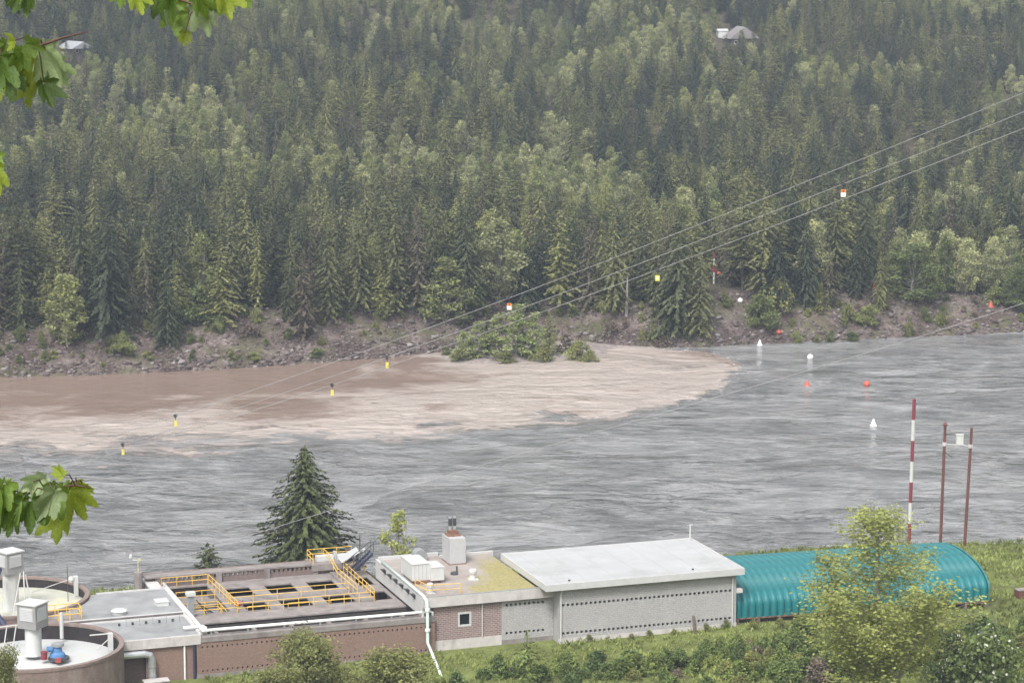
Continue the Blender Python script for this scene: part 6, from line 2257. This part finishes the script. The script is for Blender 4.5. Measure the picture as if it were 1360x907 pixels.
bough([(-150, -140, 0), (-60, -60, 0), (0, -22, 0), (40, -10, 0)], .015, [
    (0, -22, 34, 30, 20, 'dark', 0), (12, -16, 38, -10, 15, 'dark', 1), (26, -12, 40, 6, 10, 'dark', 0), (36, -8, 42, -6, 5, 'dark', 2), (4, -30, 36, 60, 20, 'green', 0), (30, -20, 34, 30, 30, 'green', 1)], 6.0)
bough([(-160, 20, 0), (-60, 55, 0), (5, 72, 0), (50, 62, 0), (85, 50, 0), (116, 43, 0)], .016, [
    (58, 62, 66, -24, 15, 'pale', 1), (44, 70, 60, -2, 10, 'bright', 1), (62, 66, 56, 16, 30, 'pale', 0), (30, 66, 46, 14, 20, 'green', 0), (24, 74, 50, -16, 20, 'green', 1), (44, 108, 48, -4, 0, 'bright', 2), (70, 82, 48, -30, 20, 'pale', 2),
    (8, 58, 52, 24, 15, 'green', 0), (0, 74, 60, 4, 20, 'dark', 1), (14, 92, 56, -4, 5, 'dark', 2), (-6, 100, 46, -8, 10, 'bright', 0), (58, 110, 46, -8, 0, 'dark', 2), (20, 54, 30, 80, 40, 'bright', 0), (36, 58, 34, -70, 30, 'green', 0)], 6.2)
bough([(-150, 150, 0), (-70, 190, 0), (-14, 206, 0)], .012, [(-6, 204, 40, 5, 15, 'green', 0), (-10, 222, 46, -12, 10, 'bright', 1), (0, 232, 30, 0, 20, 'dark', 0)], 6.0)
bough([(-150, 640, 0), (-50, 656, 0), (20, 658, 0), (60, 650, 0), (100, 644, 0), (120, 648, 0)], .014, [
    (6, 640, 62, 20, 15, 'green', 0), (-6, 646, 76, -4, 10, 'green', 1), (4, 668, 62, 2, 5, 'dark', 2), (22, 652, 60, 12, 15, 'green', 1), (40, 662, 62, 2, 5, 'dark', 0), (44, 640, 40, 40, 30, 'pale', 0), (60, 634, 44, 60, 30, 'pale', 1), (74, 646, 62, 18, 10, 'green', 1),
    (84, 646, 66, -8, 10, 'green', 0), (92, 650, 56, -26, 15, 'bright', 1), (80, 676, 60, -4, 0, 'bright', 2), (72, 652, 60, 30, 15, 'pale', 0), (84, 632, 26, 130, 30, 'bright', 0), (102, 640, 30, -30, 20, 'bright', 1), (112, 646, 22, -50, 20, 'bright', 0), (16, 680, 40, 10, 10, 'dark', 1)], 6.1)


# ---- drifting mist: soft patches of thicker damp air hanging in the trees
mm = bpy.data.materials.new('drifting_mist')
mm.use_nodes = True
t_ = mm.node_tree
t_.nodes.clear()
pv = t_.nodes.new('ShaderNodeVolumePrincipled')
pv.inputs['Color'].default_value = (0.9, 0.93, 1.0, 1)
co = t_.nodes.new('ShaderNodeTexCoord').outputs['Object']
ln = nd(t_, 'ShaderNodeVectorMath', operation='LENGTH')
t_.links.new(co, ln.inputs[0])
fall = mth(t_, 'SUBTRACT', 1.0, ln.outputs['Value'], None, True)
nz = ramp(t_, noise(t_, co, 1.6, 3, 0.6), [(0.38, (0, 0, 0)), (0.68, (1, 1, 1))])
t_.links.new(mth(t_, 'MULTIPLY', mth(t_, 'MULTIPLY', fall, nz), 0.05), pv.inputs['Density'])
mo = t_.nodes.new('ShaderNodeOutputMaterial')
t_.links.new(pv.outputs[0], mo.inputs['Volume'])
MATS['drifting_mist'] = mm
for px, py, dd, rx, rz in ((668, 338, 476, 13, 10), (130, 170, 640, 22, 10), (228, 92, 700, 16, 9), (40, 150, 650, 14, 8)):
    p = D(px, py, dd)
    o = MB().lathe([(math.sin(a), math.cos(a)) for a in np.linspace(.001, math.pi - .001, 9)], (0, 0), 12).build('mist', 'drifting_mist')
    o.location = tuple(p)
    o.scale = (rx, rx * .8, rz)
    o['kind'] = 'stuff'

# ------------------------------------------------------------------ haze: even damp air between the viewer and the far hill
m = bpy.data.materials.new('damp_air')
m.use_nodes = True
t_ = m.node_tree
t_.nodes.clear()
pv = t_.nodes.new('ShaderNodeVolumePrincipled')
pv.inputs['Color'].default_value = (0.70, 0.81, 1.0, 1)
pv.inputs['Density'].default_value = 0.00018
pv.inputs['Anisotropy'].default_value = 0.0
mo = t_.nodes.new('ShaderNodeOutputMaterial')
t_.links.new(pv.outputs[0], mo.inputs['Volume'])
MATS['damp_air'] = m
hz = MB().box(-720, 720, -120, 1270, -8, 150).build('haze', 'damp_air')
hz['kind'] = 'stuff'


# ------------------------------------------------------------------ alike plants that share a description: tell them apart by their order
ORD = ('first second third fourth fifth sixth seventh eighth ninth tenth eleventh twelfth thirteenth fourteenth fifteenth sixteenth').split()
by = {}
for o in COL.objects:
    if o.parent is None and 'label' in o and 'category' in o:
        by.setdefault(o['label'], []).append(o)
for lb, os_ in by.items():
    if 1 < len(os_) <= len(ORD):
        os_.sort(key=lambda o: float(proj(np.array(o.location))[0]))
        for k, o in enumerate(os_):
            n = f'{ORD[k]} from left, {lb}'
            if len(n.split()) <= 16:
                o['label'] = n
